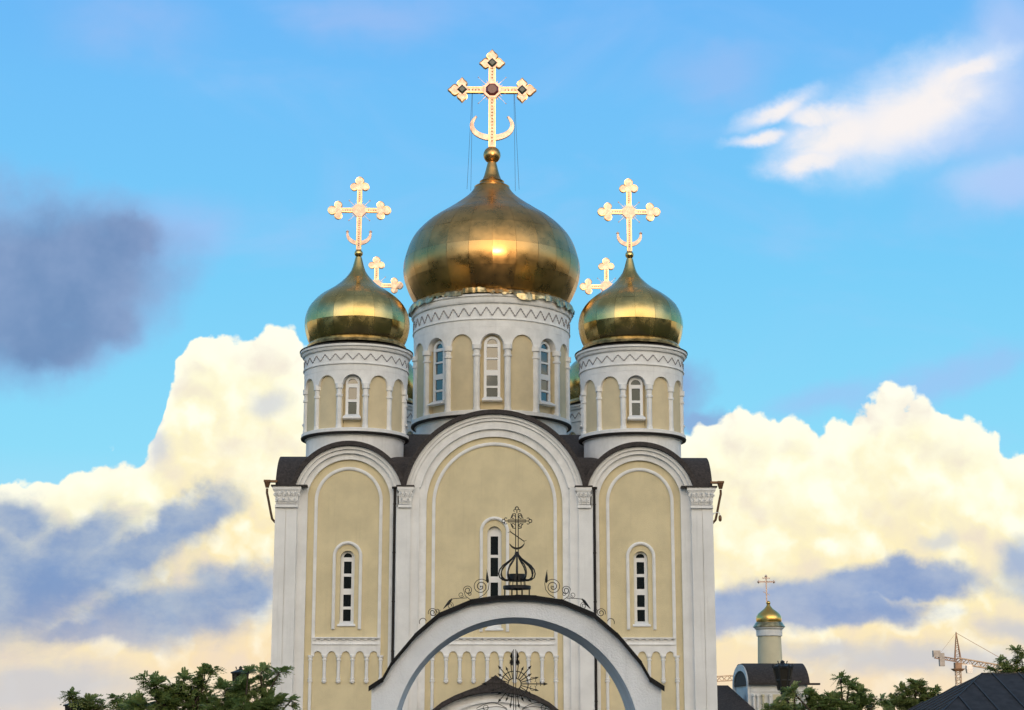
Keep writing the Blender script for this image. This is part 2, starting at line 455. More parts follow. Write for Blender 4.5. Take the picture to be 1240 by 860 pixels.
class MB:
    def __init__(s):
        s.v, s.f = [], []

    def add(s, vs, fs, mat=None):
        n = len(s.v)
        s.v += [tuple(mat @ Vector(p)) if mat else tuple(p) for p in vs]
        s.f += [tuple(i + n for i in f) for f in fs]
        return s

    def box(s, x0, x1, y0, y1, z0, z1, mat=None):
        vs = [(x, y, z) for z in (z0, z1) for y in (y0, y1) for x in (x0, x1)]
        return s.add(vs, [(0, 2, 3, 1), (4, 5, 7, 6), (0, 1, 5, 4), (2, 6, 7, 3), (0, 4, 6, 2), (1, 3, 7, 5)], mat)

    def frustum(s, x, y, w0, d0, z0, w1, d1, z1):
        """box whose bottom is w0 x d0 and top w1 x d1"""
        vs = []
        for w, d, z in ((w0, d0, z0), (w1, d1, z1)):
            vs += [(x - w, y - d, z), (x + w, y - d, z), (x - w, y + d, z), (x + w, y + d, z)]
        return s.add(vs, [(0, 2, 3, 1), (4, 5, 7, 6), (0, 1, 5, 4), (2, 6, 7, 3), (0, 4, 6, 2), (1, 3, 7, 5)])

    def tube(s, pts, r, n=6, closed=False):
        pts = [Vector(p) for p in pts]
        k = len(pts)
        rs = r if isinstance(r, (list, tuple)) else [r] * k
        up = None
        rings = []
        for i, p in enumerate(pts):
            a = pts[(i - 1) % k] if closed or i else pts[0]
            b = pts[(i + 1) % k] if closed or i < k - 1 else pts[-1]
            t = (b - a).normalized()
            if up is None:
                up = t.orthogonal().normalized()
            up = (up - t * up.dot(t))
            up = up.normalized() if up.length > 1e-6 else t.orthogonal().normalized()
            w = t.cross(up)
            rings.append([p + (up * cos(2 * pi * j / n) + w * sin(2 * pi * j / n)) * rs[i] for j in range(n)])
        vs = [q for ring in rings for q in ring]
        fs = []
        for i in range(k if closed else k - 1):
            i2 = (i + 1) % k
            for j in range(n):
                fs.append((i * n + j, i * n + (j + 1) % n, i2 * n + (j + 1) % n, i2 * n + j))
        if not closed:
            fs.append(tuple(range(n)))
            fs.append(tuple((k - 1) * n + j for j in range(n)))
        return s.add(vs, fs)

    def lathe(s, prof, n=32, c=(0, 0), z=0.0):
        vs, fs, k = [], [], len(prof)
        for r, h in prof:
            for j in range(n):
                a = 2 * pi * j / n
                vs.append((c[0] + r * sin(a), c[1] - r * cos(a), z + h))
        for i in range(k - 1):
            for j in range(n):
                fs.append((i * n + j, i * n + (j + 1) % n, (i + 1) * n + (j + 1) % n, (i + 1) * n + j))
        fs.append(tuple(range(n)))
        fs.append(tuple((k - 1) * n + j for j in range(n)))
        return s.add(vs, fs)

    def band(s, pairs, y0, y1):
        """solid strip: pairs of (x,z) points, extruded from y0 to y1"""
        vs, fs = [], []
        for (a, b) in pairs:
            vs += [(a[0], y0, a[1]), (b[0], y0, b[1]), (b[0], y1, b[1]), (a[0], y1, a[1])]
        for i in range(len(pairs) - 1):
            p, q = i * 4, i * 4 + 4
            for j in range(4):
                fs.append((p + j, p + (j + 1) % 4, q + (j + 1) % 4, q + j))
        fs += [(0, 1, 2, 3), tuple((len(pairs) - 1) * 4 + j for j in range(4))]
        return s.add(vs, fs)

    def prism(s, outer, holes, y0, y1):
        """polygon in XZ with holes, extruded from y0 to y1"""
        loops = [outer] + list(holes)
        tri = tessellate_polygon([[Vector((p[0], p[1], 0)) for p in lp] for lp in loops])
        flat = [p for lp in loops for p in lp]
        n = len(flat)
        vs = [(p[0], y0, p[1]) for p in flat] + [(p[0], y1, p[1]) for p in flat]
        fs = [tuple(t) for t in tri] + [tuple(i + n for i in reversed(t)) for t in tri]
        k = 0
        for lp in loops:
            for i in range(len(lp)):
                a, b = k + i, k + (i + 1) % len(lp)
                fs.append((a, b, b + n, a + n))
            k += len(lp)
        return s.add(vs, fs)

    def build(s, name, mat, parent=None, loc=None, rz=0.0, smooth=35, mats=None):
        me = bpy.data.meshes.new(name)
        me.from_pydata(s.v, [], s.f)
        bm = bmesh.new()
        bm.from_mesh(me)
        bmesh.ops.remove_doubles(bm, verts=bm.verts, dist=1e-5)
        bmesh.ops.recalc_face_normals(bm, faces=bm.faces)
        bm.to_mesh(me)
        bm.free()
        if smooth:
            me.shade_smooth()
            me.set_sharp_from_angle(angle=radians(smooth))
        me.materials.append(M[mat] if isinstance(mat, str) else mat)
        o = bpy.data.objects.new(name, me)
        COL.objects.link(o)
        if parent:
            o.parent = parent
        if loc is not None:
            o.location = loc
        o.rotation_euler = (0, 0, rz)
        return o


def arc(cx, cz, r, a0=0.0, a1=pi, n=28):
    return [(cx + r * cos(a0 + (a1 - a0) * i / n), cz + r * sin(a0 + (a1 - a0) * i / n)) for i in range(n + 1)]


def arch_poly(cx, hw, z0, zs, n=16):
    """round-headed opening outline: bottom z0, springing zs"""
    return [(cx - hw, z0), (cx + hw, z0)] + arc(cx, zs, hw, 0, pi, n)


def arch_pairs(cx, zs, r0, r1, foot=None, cut=None, n=32):
    """ring between radii r0 and r1; legs down to foot, or cut off at height cut"""
    out = []
    a0 = a1 = 0.0
    if cut is not None:
        a0, a1 = asin((cut - zs) / r0), asin((cut - zs) / r1)
    if foot is not None:
        out.append(((cx + r0, foot), (cx + r1, foot)))
    for i in range(n + 1):
        t0 = a0 + (pi - 2 * a0) * i / n
        t1 = a1 + (pi - 2 * a1) * i / n
        out.append(((cx + r0 * cos(t0), zs + r0 * sin(t0)), (cx + r1 * cos(t1), zs + r1 * sin(t1))))
    if foot is not None:
        out.append(((cx - r0, foot), (cx - r1, foot)))
    return out


# ------------------------------------------------------------------ the setting
def build_setting():
    g = MB()
    n, R = 48, 5000.0
    rr = [0.0, 30, 80, 200, 600, 1800, R]
    vs = [(0, 0, 0)]
    for r in rr[1:]:
        vs += [(r * cos(2 * pi * j / n), r * sin(2 * pi * j / n), 0) for j in range(n)]
    fs = [(0, 1 + j, 1 + (j + 1) % n) for j in range(n)]
    for k in range(len(rr) - 2):
        for j in range(n):
            a, b = 1 + k * n + j, 1 + k * n + (j + 1) % n
            fs.append((a, b, b + n, a + n))
    g.add(vs, fs)
    tag(g.build('ground', 'ground'), kind='structure')
    p = MB()
    p.box(-4, 4.6, -95, -59.5, 0.0, 0.012)
    p.box(-22, 22, -59.5, -0.2, 0.0, 0.010)
    tag(p.build('pavement', 'paving'), kind='structure')
    # wooded hills behind the viewer; the sun is just above them, so only the crosses still catch it
    h = MB()
    na = 90
    rows = [(330, 0.0), (380, 0.62), (430, 1.0), (520, 1.12), (680, 0.9), (900, 0.0)]
    vs, fs = [], []
    rnd = random.Random(4)
    ph = [rnd.uniform(0, 6.28) for _ in range(6)]
    for i in range(na + 1):
        a = radians(80 + 200 * i / na)                 # clockwise from +Y
        e = min(1, (i / na) / 0.12, (1 - i / na) / 0.12)
        und = 1 + 0.05 * sin(7 * a + ph[0]) + 0.035 * sin(17 * a + ph[1]) + 0.02 * sin(37 * a + ph[2])
        for r, k in rows:
            vs.append((r * sin(a), r * cos(a), HILL * k * e * (und if k else 1) - 0.4))
    m = len(rows)
    for i in range(na):
        for k in range(m - 1):
            fs.append((i * m + k, i * m + k + 1, (i + 1) * m + k + 1, (i + 1) * m + k))
    h.add(vs, fs)
    tag(h.build('hills', 'hill'), kind='structure')


HILL = 66.5
build_setting()

# ------------------------------------------------------------------ the cathedral
S = (at(700, 640, 0).x - at(600, 640, 0).x) / 100     # metres per photo pixel on the facade
W = 264.1 * S                                         # half width of the facade
BX = 176.6 * S                                        # axis of the side bays
zE = at(600, 590.5, -0.3).z                           # eaves / top of the capitals
zSs = at(421, 606.5, 0).z                             # springing of the side arches
zSc = at(600, 610.5, 0).z                             # springing of the middle arch
Zf = lambda py: at(600, py, 0).z
DEPTH = 22.0
CX = -0.06                                            # the middle drum stands a touch off the axis
YT, YC, YR = 3.4, 10.9, 18.4                          # axes of front towers, middle drum, rear towers

church = empty('cathedral')
tag(church, 'large white and ochre cathedral with five golden onion domes', 'cathedral')


PR = random.Random(5)


def window_unit(parent, loc, rz, hw, z0, zs, panes, phw, fan=None, depth=0.1, sill=None, nm='window', direct=True):
    """white frame in local XZ (front at y=0, wall behind), panes as pieces of their own.
    With direct=True the frame is a part and its panes sub-parts, else all hang from parent."""
    f = MB()
    holes = [[(-phw, a), (phw, a), (phw, b), (-phw, b)] for a, b in panes]
    if fan:
        holes.append([(-fan[0], fan[1])] + [(fan[0], fan[1])] + arc(0, fan[1], fan[0], 0, pi, 10)[1:-1])
    f.prism(arch_poly(0, hw, z0, zs, 12), holes, 0.0, depth)
    if sill:
        w1, h1, dp = sill
        f.add([(-hw, -0.002, z0 + h1), (hw, -0.002, z0 + h1), (w1, -dp, z0), (-w1, -dp, z0), (w1, -dp, z0 - 0.06), (-w1, -dp, z0 - 0.06), (w1, depth, z0 - 0.06), (-w1, depth, z0 - 0.06), (-hw, depth, z0 + h1), (hw, depth, z0 + h1)],
              [(0, 1, 2, 3), (3, 2, 4, 5), (5, 4, 6, 7), (0, 3, 5, 7, 8), (1, 9, 6, 4, 2), (7, 6, 9, 8), (0, 8, 9, 1)])
    w = f.build('window_frame' if not direct else nm, 'pvc', parent, loc, rz)
    par = w if direct else parent
    for a, b in panes:
        p = MB().box(-phw - .01, phw + .01, depth * 0.45, depth * 0.45 + .012, a - .01, b + .01)
        o = p.build('pane', 'glass', par, None if direct else loc, 0 if direct else rz)
        o.rotation_euler.z += radians(PR.uniform(-2.5, 2.5))
    if fan:
        p = MB().prism([(-fan[0] - .01, fan[1] - .01), (fan[0] + .01, fan[1] - .01)] + arc(0, fan[1], fan[0] + .01, 0.02, pi - .02, 10), [], depth * 0.45, depth * 0.45 + .012)
        p.build('pane', 'glass', par, None if direct else loc, 0 if direct else rz)
    return w


def capital(x0, x1, b0, b1, ztop, zbot, yf, yb, leaves):
    """carved capital: slab, flared bell with leaf scrolls, necking"""
    c = MB()
    h = ztop - zbot
    c.box(x0, x1, yf, yb, ztop - 0.14 * h, ztop)
    c.box(x0 + .03, x1 - .03, yf + .03, yb, ztop - 0.2 * h, ztop - 0.14 * h)
    cx = (x0 + x1) / 2
    zb = zbot + 0.18 * h
    zt = ztop - 0.2 * h
    vs = [(b0, yf + .13, zb), (b1, yf + .13, zb), (x0 + .07, yf + .07, zt), (x1 - .07, yf + .07, zt), (b0, yb, zb), (b1, yb, zb), (x0 + .07, yb, zt), (x1 - .07, yb, zt)]
    c.add(vs, [(0, 1, 3, 2), (1, 5, 7, 3), (4, 0, 2, 6), (5, 4, 6, 7), (2, 3, 7, 6), (1, 0, 4, 5)])
    c.box(b0 - .03, b1 + .03, yf + .08, yb, zbot, zbot + 0.14 * h)
    hb = zt - zb
    for row, (f, w_, rr) in enumerate(((.22, .16, .055), (.68, .16, .07))):
        nl = leaves + row
        for k in range(nl):
            t = (k + .5) / nl
            xb = (b0 + (b1 - b0) * t) * (1 - f) + (x0 + .07 + (x1 - x0 - .14) * t) * f
            yy = yf + .13 - .06 * f - .02
            z = zb + hb * f
            # acanthus leaf with two curling volutes
            c.tube([(xb, yy + .02, z - hb * .2), (xb, yy - .01, z), (xb, yy - .05, z + hb * .18), (xb, yy - .10, z + hb * .20), (xb, yy - .10, z + hb * .1)], [.02, .042, .05, .04, .02], 6)
            for sg in (-1, 1):
                q = [(xb + sg * (rr * 1.35 - rr * (1 - i * .08) * cos(i * .75)), yy - .015, z + rr * (1 - i * .08) * sin(i * .75)) for i in range(10)]
                c.tube(q, [.026] * 8 + [.022, .014], 5)
    return c


def small_column(parent, x, zt, zb, y, r, name='column', long_to=None):
    """attached half column with ringed head and foot; origin at its foot"""
    c = MB()
    h = zt - zb
    c.lathe([(r * .85, 0), (r * .85, .05), (r * 1.35, .06), (r * 1.35, .12), (r * 1.0, .13), (r * 1.0, .17), (r * 1.25, .18), (r * 1.25, .22),
             (r * .9, .23), (r * .9, h - .24), (r * 1.25, h - .23), (r * 1.25, h - .17), (r * .95, h - .16), (r * .95, h - .1), (r * 1.4, h - .09), (r * 1.4, h)], 12)
    if long_to is not None:
        c.lathe([(r * .85, long_to - zb), (r * .85, 0.0)], 12)
    return c.build(name, 'trim', parent, (x, y, zb))


def build_facade():
    # main body
    b = MB()
    b.box(-W + .22, W - .22, .42, DEPTH, 0, zE + .05)
    b.build('body_wall', 'white', church)
    # --- bays: ochre field with window hole, mouldings, arcade
    hw = 8.6 * S
    bays = [(-BX, zSs, 50.2 * S, 'side'), (BX, zSs, 50.2 * S, 'side'), (0.0, zSc, 82.4 * S, 'mid')]
    for cx, zs, rin, kind in bays:
        r = rin + .12
        if kind == 'side':
            hz0, hzs = Zf(757), Zf(676)
        else:
            hz0, hzs = Zf(762), Zf(646)
        f = MB()
        f.prism(arch_poly(cx, r, 0, zs, 32), [arch_poly(cx, hw, hz0, hzs, 14)], 0.0, .4)
        f.build('ochre_wall', 'yellow', church)
        # thin panel moulding
        rm0, rm1 = (37.2 * S, 41.2 * S) if kind == 'side' else (71.5 * S, 75.6 * S)
        zcap = Zf(795)
        mo = MB()
        mo.band(arch_pairs(cx, zs, rm0, rm1, foot=zcap, n=36), -.05, .002)
        mo.band(arch_pairs(cx, zs, rm0 + .035, rm1 - .035, foot=zcap, n=36), -.085, -.048)
        mo.build('panel_moulding', 'trim', church)
        # window surround
        so, si = 17.7 * S, 13.9 * S
        ztop = Zf(656) if kind == 'side' else Zf(625.8)
        zsu = ztop - so
        su = MB()
        su.band(arch_pairs(cx, zsu, si, so, foot=Zf(762.5 if kind == 'side' else 765), n=24), -.07, .002)
        su.band(arch_pairs(cx, zsu, si + .04, so - .04, foot=Zf(762), n=24), -.12, -.068)
        su.build('window_surround', 'trim', church)
        if kind == 'side':
            panes = [(Zf(b_), Zf(a_)) for a_, b_ in ((680, 694.6), (698.2, 712.8), (720, 734.6), (738, 753))]
            fan = (5.2 * S, Zf(675))
        else:
            panes = [(Zf(b_), Zf(a_)) for a_, b_ in ((649, 671.6), (675, 697.8), (705, 727), (731, 753))]
            fan = None
        window_unit(church, (cx, .2, 0), 0, hw - .004, hz0, hzs, panes, 4.6 * S, fan, .1, sill=(10.8 * S, .18, .27))
        # frieze and blind arcade
        k = 6 if kind == 'side' else 10
        span = 83.4 * S if kind == 'side' else 147.0 * S
        x0 = cx - span / 2
        zt, z1, z2 = Zf(772), Zf(781), Zf(794)
        fr = MB()
        fr.box(x0 + .06, x0 + span - .06, -.16, .002, zt - .055, zt)
        fr.box(x0 + .06, x0 + span - .06, -.012, .002, zt - .135, zt - .055)
        fr.box(x0 + .06, x0 + span - .06, -.055, .002, z1 + .035, zt - .135)
        fr.box(x0 + .06, x0 + span - .06, -.125, .002, z1, z1 + .035)
        nd = int(span / .315)
        for j in range(nd):
            xa = x0 + .1 + (span - .2) * j / nd
            fr.box(xa, xa + (span - .2) / nd * .42, -.12, -.010, zt - .133, zt - .057)
        fr.build('frieze', 'trim', church)
        ar = MB()
        step = span / (k - 1)
        gap = 4.95 * S
        top = z1 - .001
        outer = [(x0 + .03, z2), (x0 + .03, top), (x0 + span - .03, top), (x0 + span - .03, z2)]
        low = []
        for j in range(k - 2, -1, -1):
            c0 = x0 + step * (j + .5)
            low += [(c0 + gap, z2)] + arc(c0, z2 + .001, gap, 0, pi, 12)[1:-1] + [(c0 - gap, z2)]
        ar.prism(outer + low, [], -.075, .002)
        ar.build('arcade', 'trim', church)
        proto = None
        for j in range(k):
            xx = x0 + step * j
            end = j in (0, k - 1)
            zb = Zf(827.5)
            if end:
                small_column(church, xx, z2 + .01, zb, -.03, .085, long_to=0.0)
            elif proto is None:
                proto = small_column(church, xx, z2 + .01, zb, -.03, .085)
            else:
                again(proto, church, (xx, -.03, zb))
    # --- archivolts (stepped rings)
    steps_side = [(50.2, 57.2, -.12, True), (57.2, 62.0, -.26, False), (62.0, 66.0, -.36, False)]
    steps_mid = [(82.4, 91.4, -.12, True), (91.4, 101.0, -.25, False), (101.0, 104.6, -.33, False), (104.6, 108.8, -.40, False)]
    for cx, zs, st in ((-BX, zSs, steps_side), (BX, zSs, steps_side), (0.0, zSc, steps_mid)):
        a = MB()
        for i, (r0, r1, y, leg) in enumerate(st):
            if leg:
                a.band(arch_pairs(cx, zs, r0 * S, r1 * S + .05, foot=0.0, n=44), y, .41)
            else:
                a.band(arch_pairs(cx, zs, r0 * S, r1 * S + (.02 if i < len(st) - 1 else 0), cut=zE + .004 * i, n=44), y, .40 - .01 * i)
        a.build('archivolt', 'trim', church)
    # --- corner and inner piers
    zb = zE - (616 - 591) * S
    for s in (-1, 1):
        p = MB()
        X = lambda px: s * (px * S)
        bx = lambda m, xa, xb, y, z1: m.box(min(xa, xb), max(xa, xb), y, .43, 0, z1)
        bx(p, X(264.1), X(251.6), -.36, zb + .02)
        bx(p, X(250.7), X(238), -.355, zb + .02)
        bx(p, X(263.0), X(239), -.31, zb)
        p.build('corner_pilaster', 'white', church)
        p2 = MB()
        bx(p2, X(239.5), X(226.0), -.14, zE)
        p2.build('pier_strip', 'white', church)
        x0, x1 = sorted((X(267.5), X(233)))
        b0, b1 = sorted((X(263.5), X(238)))
        capital(x0, x1, b0, b1, zE, zb, -.55, .4, 4).build('capital', 'trim', church)
        # inner pier between side and middle bay
        q = MB()
        bx(q, X(118.2), X(101.4), -.38, zb + .02)
        q.build('pilaster', 'white', church)
        q2 = MB()
        bx(q2, X(102.5), X(91.0), -.25, zE)
        q2.build('pier_strip', 'white', church)
        q3 = MB()
        bx(q3, X(126.6), X(117.0), -.10, zE)
        q3.build('pier_strip', 'white', church)
        x0, x1 = sorted((X(117.5), X(97.4)))
        b0, b1 = sorted((X(115.4), X(101.4)))
        capital(x0, x1, b0, b1, zE, zb, -.56, .4, 2).build('capital', 'trim', church)
        # downpipe in the corner
        d = MB()
        xp = X(120.6)
        d.tube([(xp, -.32, zE - .02), (xp, -.32, 0.1)], .062, 10)
        d.box(xp - .13, xp + .13, -.46, -.18, zE - .06, zE + .02)
        for zz in [zE - .8 - 2.2 * i for i in range(5)]:
            d.lathe([(.075, 0), (.075, .06)], 10, (xp, -.32), zz)
        d.build('drainpipe', 'pipe', church)
        # rainwater hopper with swan neck at the corner
        g = MB()
        xc = X(276.5)
        zt = at(324, 581, .2).z
        yh = .25
        g.frustum(xc, yh, .07, .07, zt - .36, .135, .135, zt - .1)
        g.frustum(xc, yh, .15, .15, zt - .1, .15, .15, zt - .01)
        g.box(min(xc, s * W), max(xc, s * W), yh - .1, yh + .1, zt - .12, zt - .02)
        ze = at(324, 633, .2).z
        xw = s * (W - .05)
        g.tube([(xc, yh, zt - .4), (xc, yh, zt - .6), (xc - s * .06, yh, zt - .85), (xc - s * .2, yh, zt - 1.5), (xc - s * .27, yh, ze + .18), (xw + s * .1, yh, ze + .02), (xw - s * .1, yh, ze)], .055, 8)
        g.build('downspout', 'copper', church)
    # sides: pilasters and arches seen at a slant
    for s in (-1, 1):
        p = MB()
        for y0, y1 in ((2.2, 3.4), (6.0, 7.2), (14.6, 15.8), (18.4, 19.6), (20.8, 22.0)):
            p.box(min(s * (W - .24), s * (W - .04)), max(s * (W - .24), s * (W - .04)), y0, y1, 0, zE - .01)
        p.box(min(s * (W - .24), s * (W - .004)), max(s * (W - .24), s * (W - .004)), .44, 1.6, 0, zE - .02)
        p.build('side_pilaster', 'white', church)


def build_roofs():
    def shell_y(cx, zs, r, th, y0, y1, name):
        m = MB()
        m.band(arch_pairs(cx, zs, r, r + th, cut=zE + .015, n=44), y0, y1)
        m.build(name, 'roof', church)
    shell_y(-BX, zSs, 66.3 * S, 5.2 * S, -.52, 6.5, 'roof_vault')
    shell_y(BX, zSs, 66.3 * S, 5.2 * S, -.52, 6.5, 'roof_vault')
    shell_y(0, zSc, 109.1 * S, 5.0 * S, -.56, 9.0, 'roof_vault')
    # vaults running across, their ends at the side walls
    zr = at(350, 553.5, 2.7).z
    for yc, dz, x1 in ((2.75, 0, W + .12), (YR + .6, .01, W + .11)):
        m = MB()
        r = zr - zSs + dz
        a0 = asin((zE + .02 - zSs) / r)
        pts = [(yc + r * cos(a0 + (pi - 2 * a0) * i / 30), zSs + r * sin(a0 + (pi - 2 * a0) * i / 30)) for i in range(31)]
        vs = [(-x1, y, z) for y, z in pts] + [(x1, y, z) for y, z in pts]
        n = len(pts)
        fs = [(i, i + 1, i + 1 + n, i + n) for i in range(n - 1)] + [(0, n, 2 * n - 1, n - 1), tuple(range(n)), tuple(range(n, 2 * n))]
        m.add(vs, fs)
        m.build('roof_vault', 'roof', church)
        for s in (-1, 1):
            e = MB()
            pr = []
            for i in range(31):
                t = a0 + (pi - 2 * a0) * i / 30
                pr.append((((r - .35) * cos(t) + yc, (r - .35) * sin(t) + zSs), ((r - .05) * cos(t) + yc, (r - .05) * sin(t) + zSs)))
            e.band(pr, 0, .1)
            e2 = MB()
            e2.add([(s * (W + .06) + s * q[1] * .5, q[0], q[2]) for q in e.v], e.f)
            e2.build('gable_arch', 'trim', church)
    # eave slab in front of the cross vault at the corners
    for s in (-1, 1):
        m = MB()
        xa, xb = sorted((s * (W + .2), s * 226 * S))
        m.box(xa, xb, -.6, .9, zE + .004, zE + .07)
        m.build('eave', 'roof', church)
        m = MB()
        xa, xb = sorted((s * 118.6 * S, s * 97 * S))
        m.box(xa, xb, -.6, .9, zE + .006, zE + .07)
        m.build('eave', 'roof', church)
    # hipped main roof rising to the middle drum
    zt = at(513, 526, 6.0).z
    m = MB()
    vs = [(-W + .4, .5, zE + .03), (W - .4, .5, zE + .03), (W - .4, DEPTH - .3, zE + .03), (-W + .4, DEPTH - .3, zE + .03),
          (-5.0, 6.0, zt), (5.0, 6.0, zt), (5.0, 16.0, zt), (-5.0, 16.0, zt)]
    m.add(vs, [(0, 1, 5, 4), (1, 2, 6, 5), (2, 3, 7, 6), (3, 0, 4, 7), (4, 5, 6, 7), (0, 3, 2, 1)])
    m.build('main_roof', 'roof', church)


REC = .26                                    # depth of the window bays


def drum(cx, cy, R, zl, bays, first_window, win_every, full):
    """zl: dict of heights. Returns the drum part."""
    d = MB()
    z = zl
    prof = [(R - .04, z['base']), (R - .04, z['ring0'] - .10), (R + .05, z['ring0'] - .07), (R + .14, z['ring0']), (R + .2, z['ring0'] + .02), (R + .2, z['ring1'] - .05), (R + .06, z['ring1'])]
    d.lathe(prof, 64)
    prof = [(R + .13, z['archtop']), (R + .13, z['line2'] - .06), (R + .19, z['line2'] - .05), (R + .19, z['line2']), (R + .14, z['line2'] + .01), (R + .14, z['line1'] - .03),
            (R + .22, z['line1']), (R + .26, z['line1'] + .06), (R + .26, z['cor'] - .14), (R + .34, z['cor'] - .12), (R + .34, z['cor']), (R - .3, z['cor'] + .05)]
    o = d.build('drum', 'trim', church, (cx, cy, 0))
    MB().lathe(prof, 64).build('drum_cornice', 'trim', o)
    inner = MB()
    ring = []
    bw_ = 2 * pi / bays
    for i in range(bays):
        ac = i * bw_
        g_ = bw_ / 2 * z['gapf'] + .012
        rec = R - REC if i % win_every == 0 else R
        ring += [(ac - bw_ / 2, R), (ac - g_, R)] + [(ac - g_ + 2 * g_ * k / 8, rec) for k in range(9)] + [(ac + g_, R)]
    vs, fs = [], []
    for aa, rr in ring:
        vs += [(rr * sin(aa), -rr * cos(aa), z['ring1'] - .2), (rr * sin(aa), -rr * cos(aa), z['archtop'] + .1)]
    nr = len(ring)
    for i in range(nr):
        j = (i + 1) % nr
        fs.append((2 * i, 2 * j, 2 * j + 1, 2 * i + 1))
    inner.add(vs, fs)
    inner.build('drum_wall', 'drumyellow', o)
    fl = MB().lathe([(R + .10, z['ring0'] - .075), (R + .21, z['ring0'] - .035), (R + .225, z['ring0'] + .03), (R + .20, z['ring0'] + .04)], 64)  # dark brown strip round the lower edge of the base ring
    fl.build('drum_dark_strip', 'pipe', o)
    eave = MB().lathe([(R + .33, z['cor'] - .015), (R + .375, z['cor'] - .005), (R + .375, z['cor'] + .035), (R - .2, z['cor'] + .16)], 64)
    eave.build('drum_eave', 'pipe', o)
    # arcade band with round heads
    a = MB()
    bw = 2 * pi / bays
    gap = bw / 2 * z['gapf']
    zs = z['cap']
    n = 14
    rows = []
    for i in range(bays):
        ac = i * bw
        samples = [ac - bw / 2]
        samples += [ac + gap * -cos(pi * k / n) for k in range(n + 1)]
        for k, aa in enumerate(samples):
            if k == 0:
                rows.append((aa, zs))
            else:
                u = (aa - ac) / gap
                hgt = sqrt(max(0, 1 - u * u)) * gap * R
                rows.append((aa, zs + hgt))
    vs, fs = [], []
    for aa, zb in rows:
        for rr, zz in ((R + .12, zb), (R + .12, z['archtop'] + .02), (R - REC - .03, zb)):
            vs.append((rr * sin(aa), -rr * cos(aa), zz))
    m = len(rows)
    for i in range(m):
        j = (i + 1) % m
        fs.append((i * 3, j * 3, j * 3 + 1, i * 3 + 1))
        fs.append((i * 3, i * 3 + 2, j * 3 + 2, j * 3))
    a.add(vs, fs)
    a.build('arcade_band', 'trim', o)
    # columns
    r = z['colr']
    h = zs - z['ring1']
    c = MB().lathe([(r * 1.15, -.04), (r * 1.15, .1), (r, .12), (r, h - .62), (r * 1.3, h - .6), (r * 1.3, h - .5), (r * 1.0, h - .48), (r * 1.05, h - .26), (r * 1.45, h - .22), (r * 1.45, h + .02)], 12)
    col = None
    for i in range(bays):
        aa = (i + .5) * bw
        p = ((R + .02) * sin(aa), -(R + .02) * cos(aa), z['ring1'])
        if not full and cos(aa) < -.3:
            continue
        if col is None:
            col = c.build('column', 'trim', o, p, aa)
        else:
            again(col, o, p, aa)
    # windows
    w = z['win']
    first = None
    for i in range(0, bays, win_every):
        aa = i * bw
        if cos(aa) < -.3:
            continue
        p = Vector(((R - REC + .10) * sin(aa), -(R - REC + .10) * cos(aa), 0))
        window_unit(o, p, aa, w['hw'], w['z0'], w['zs'], w['panes'], w['phw'], w['fan'], .16, sill=(w['hw'] + .10, .18, .30), direct=False)
    # zigzag relief, its shadow lines laid on as dark grey strips
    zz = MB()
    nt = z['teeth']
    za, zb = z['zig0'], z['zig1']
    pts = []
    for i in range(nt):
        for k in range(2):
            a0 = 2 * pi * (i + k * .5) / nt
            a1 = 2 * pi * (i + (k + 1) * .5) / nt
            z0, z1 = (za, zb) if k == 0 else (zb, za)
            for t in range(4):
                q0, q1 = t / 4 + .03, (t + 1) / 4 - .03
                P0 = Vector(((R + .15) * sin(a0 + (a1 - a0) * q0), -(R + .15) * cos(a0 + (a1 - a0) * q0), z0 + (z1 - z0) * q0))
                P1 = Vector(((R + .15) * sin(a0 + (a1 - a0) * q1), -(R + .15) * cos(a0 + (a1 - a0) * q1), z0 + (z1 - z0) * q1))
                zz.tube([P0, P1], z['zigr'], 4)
    zz.build('zigzag_shade', 'relief_shade', o)
    return o


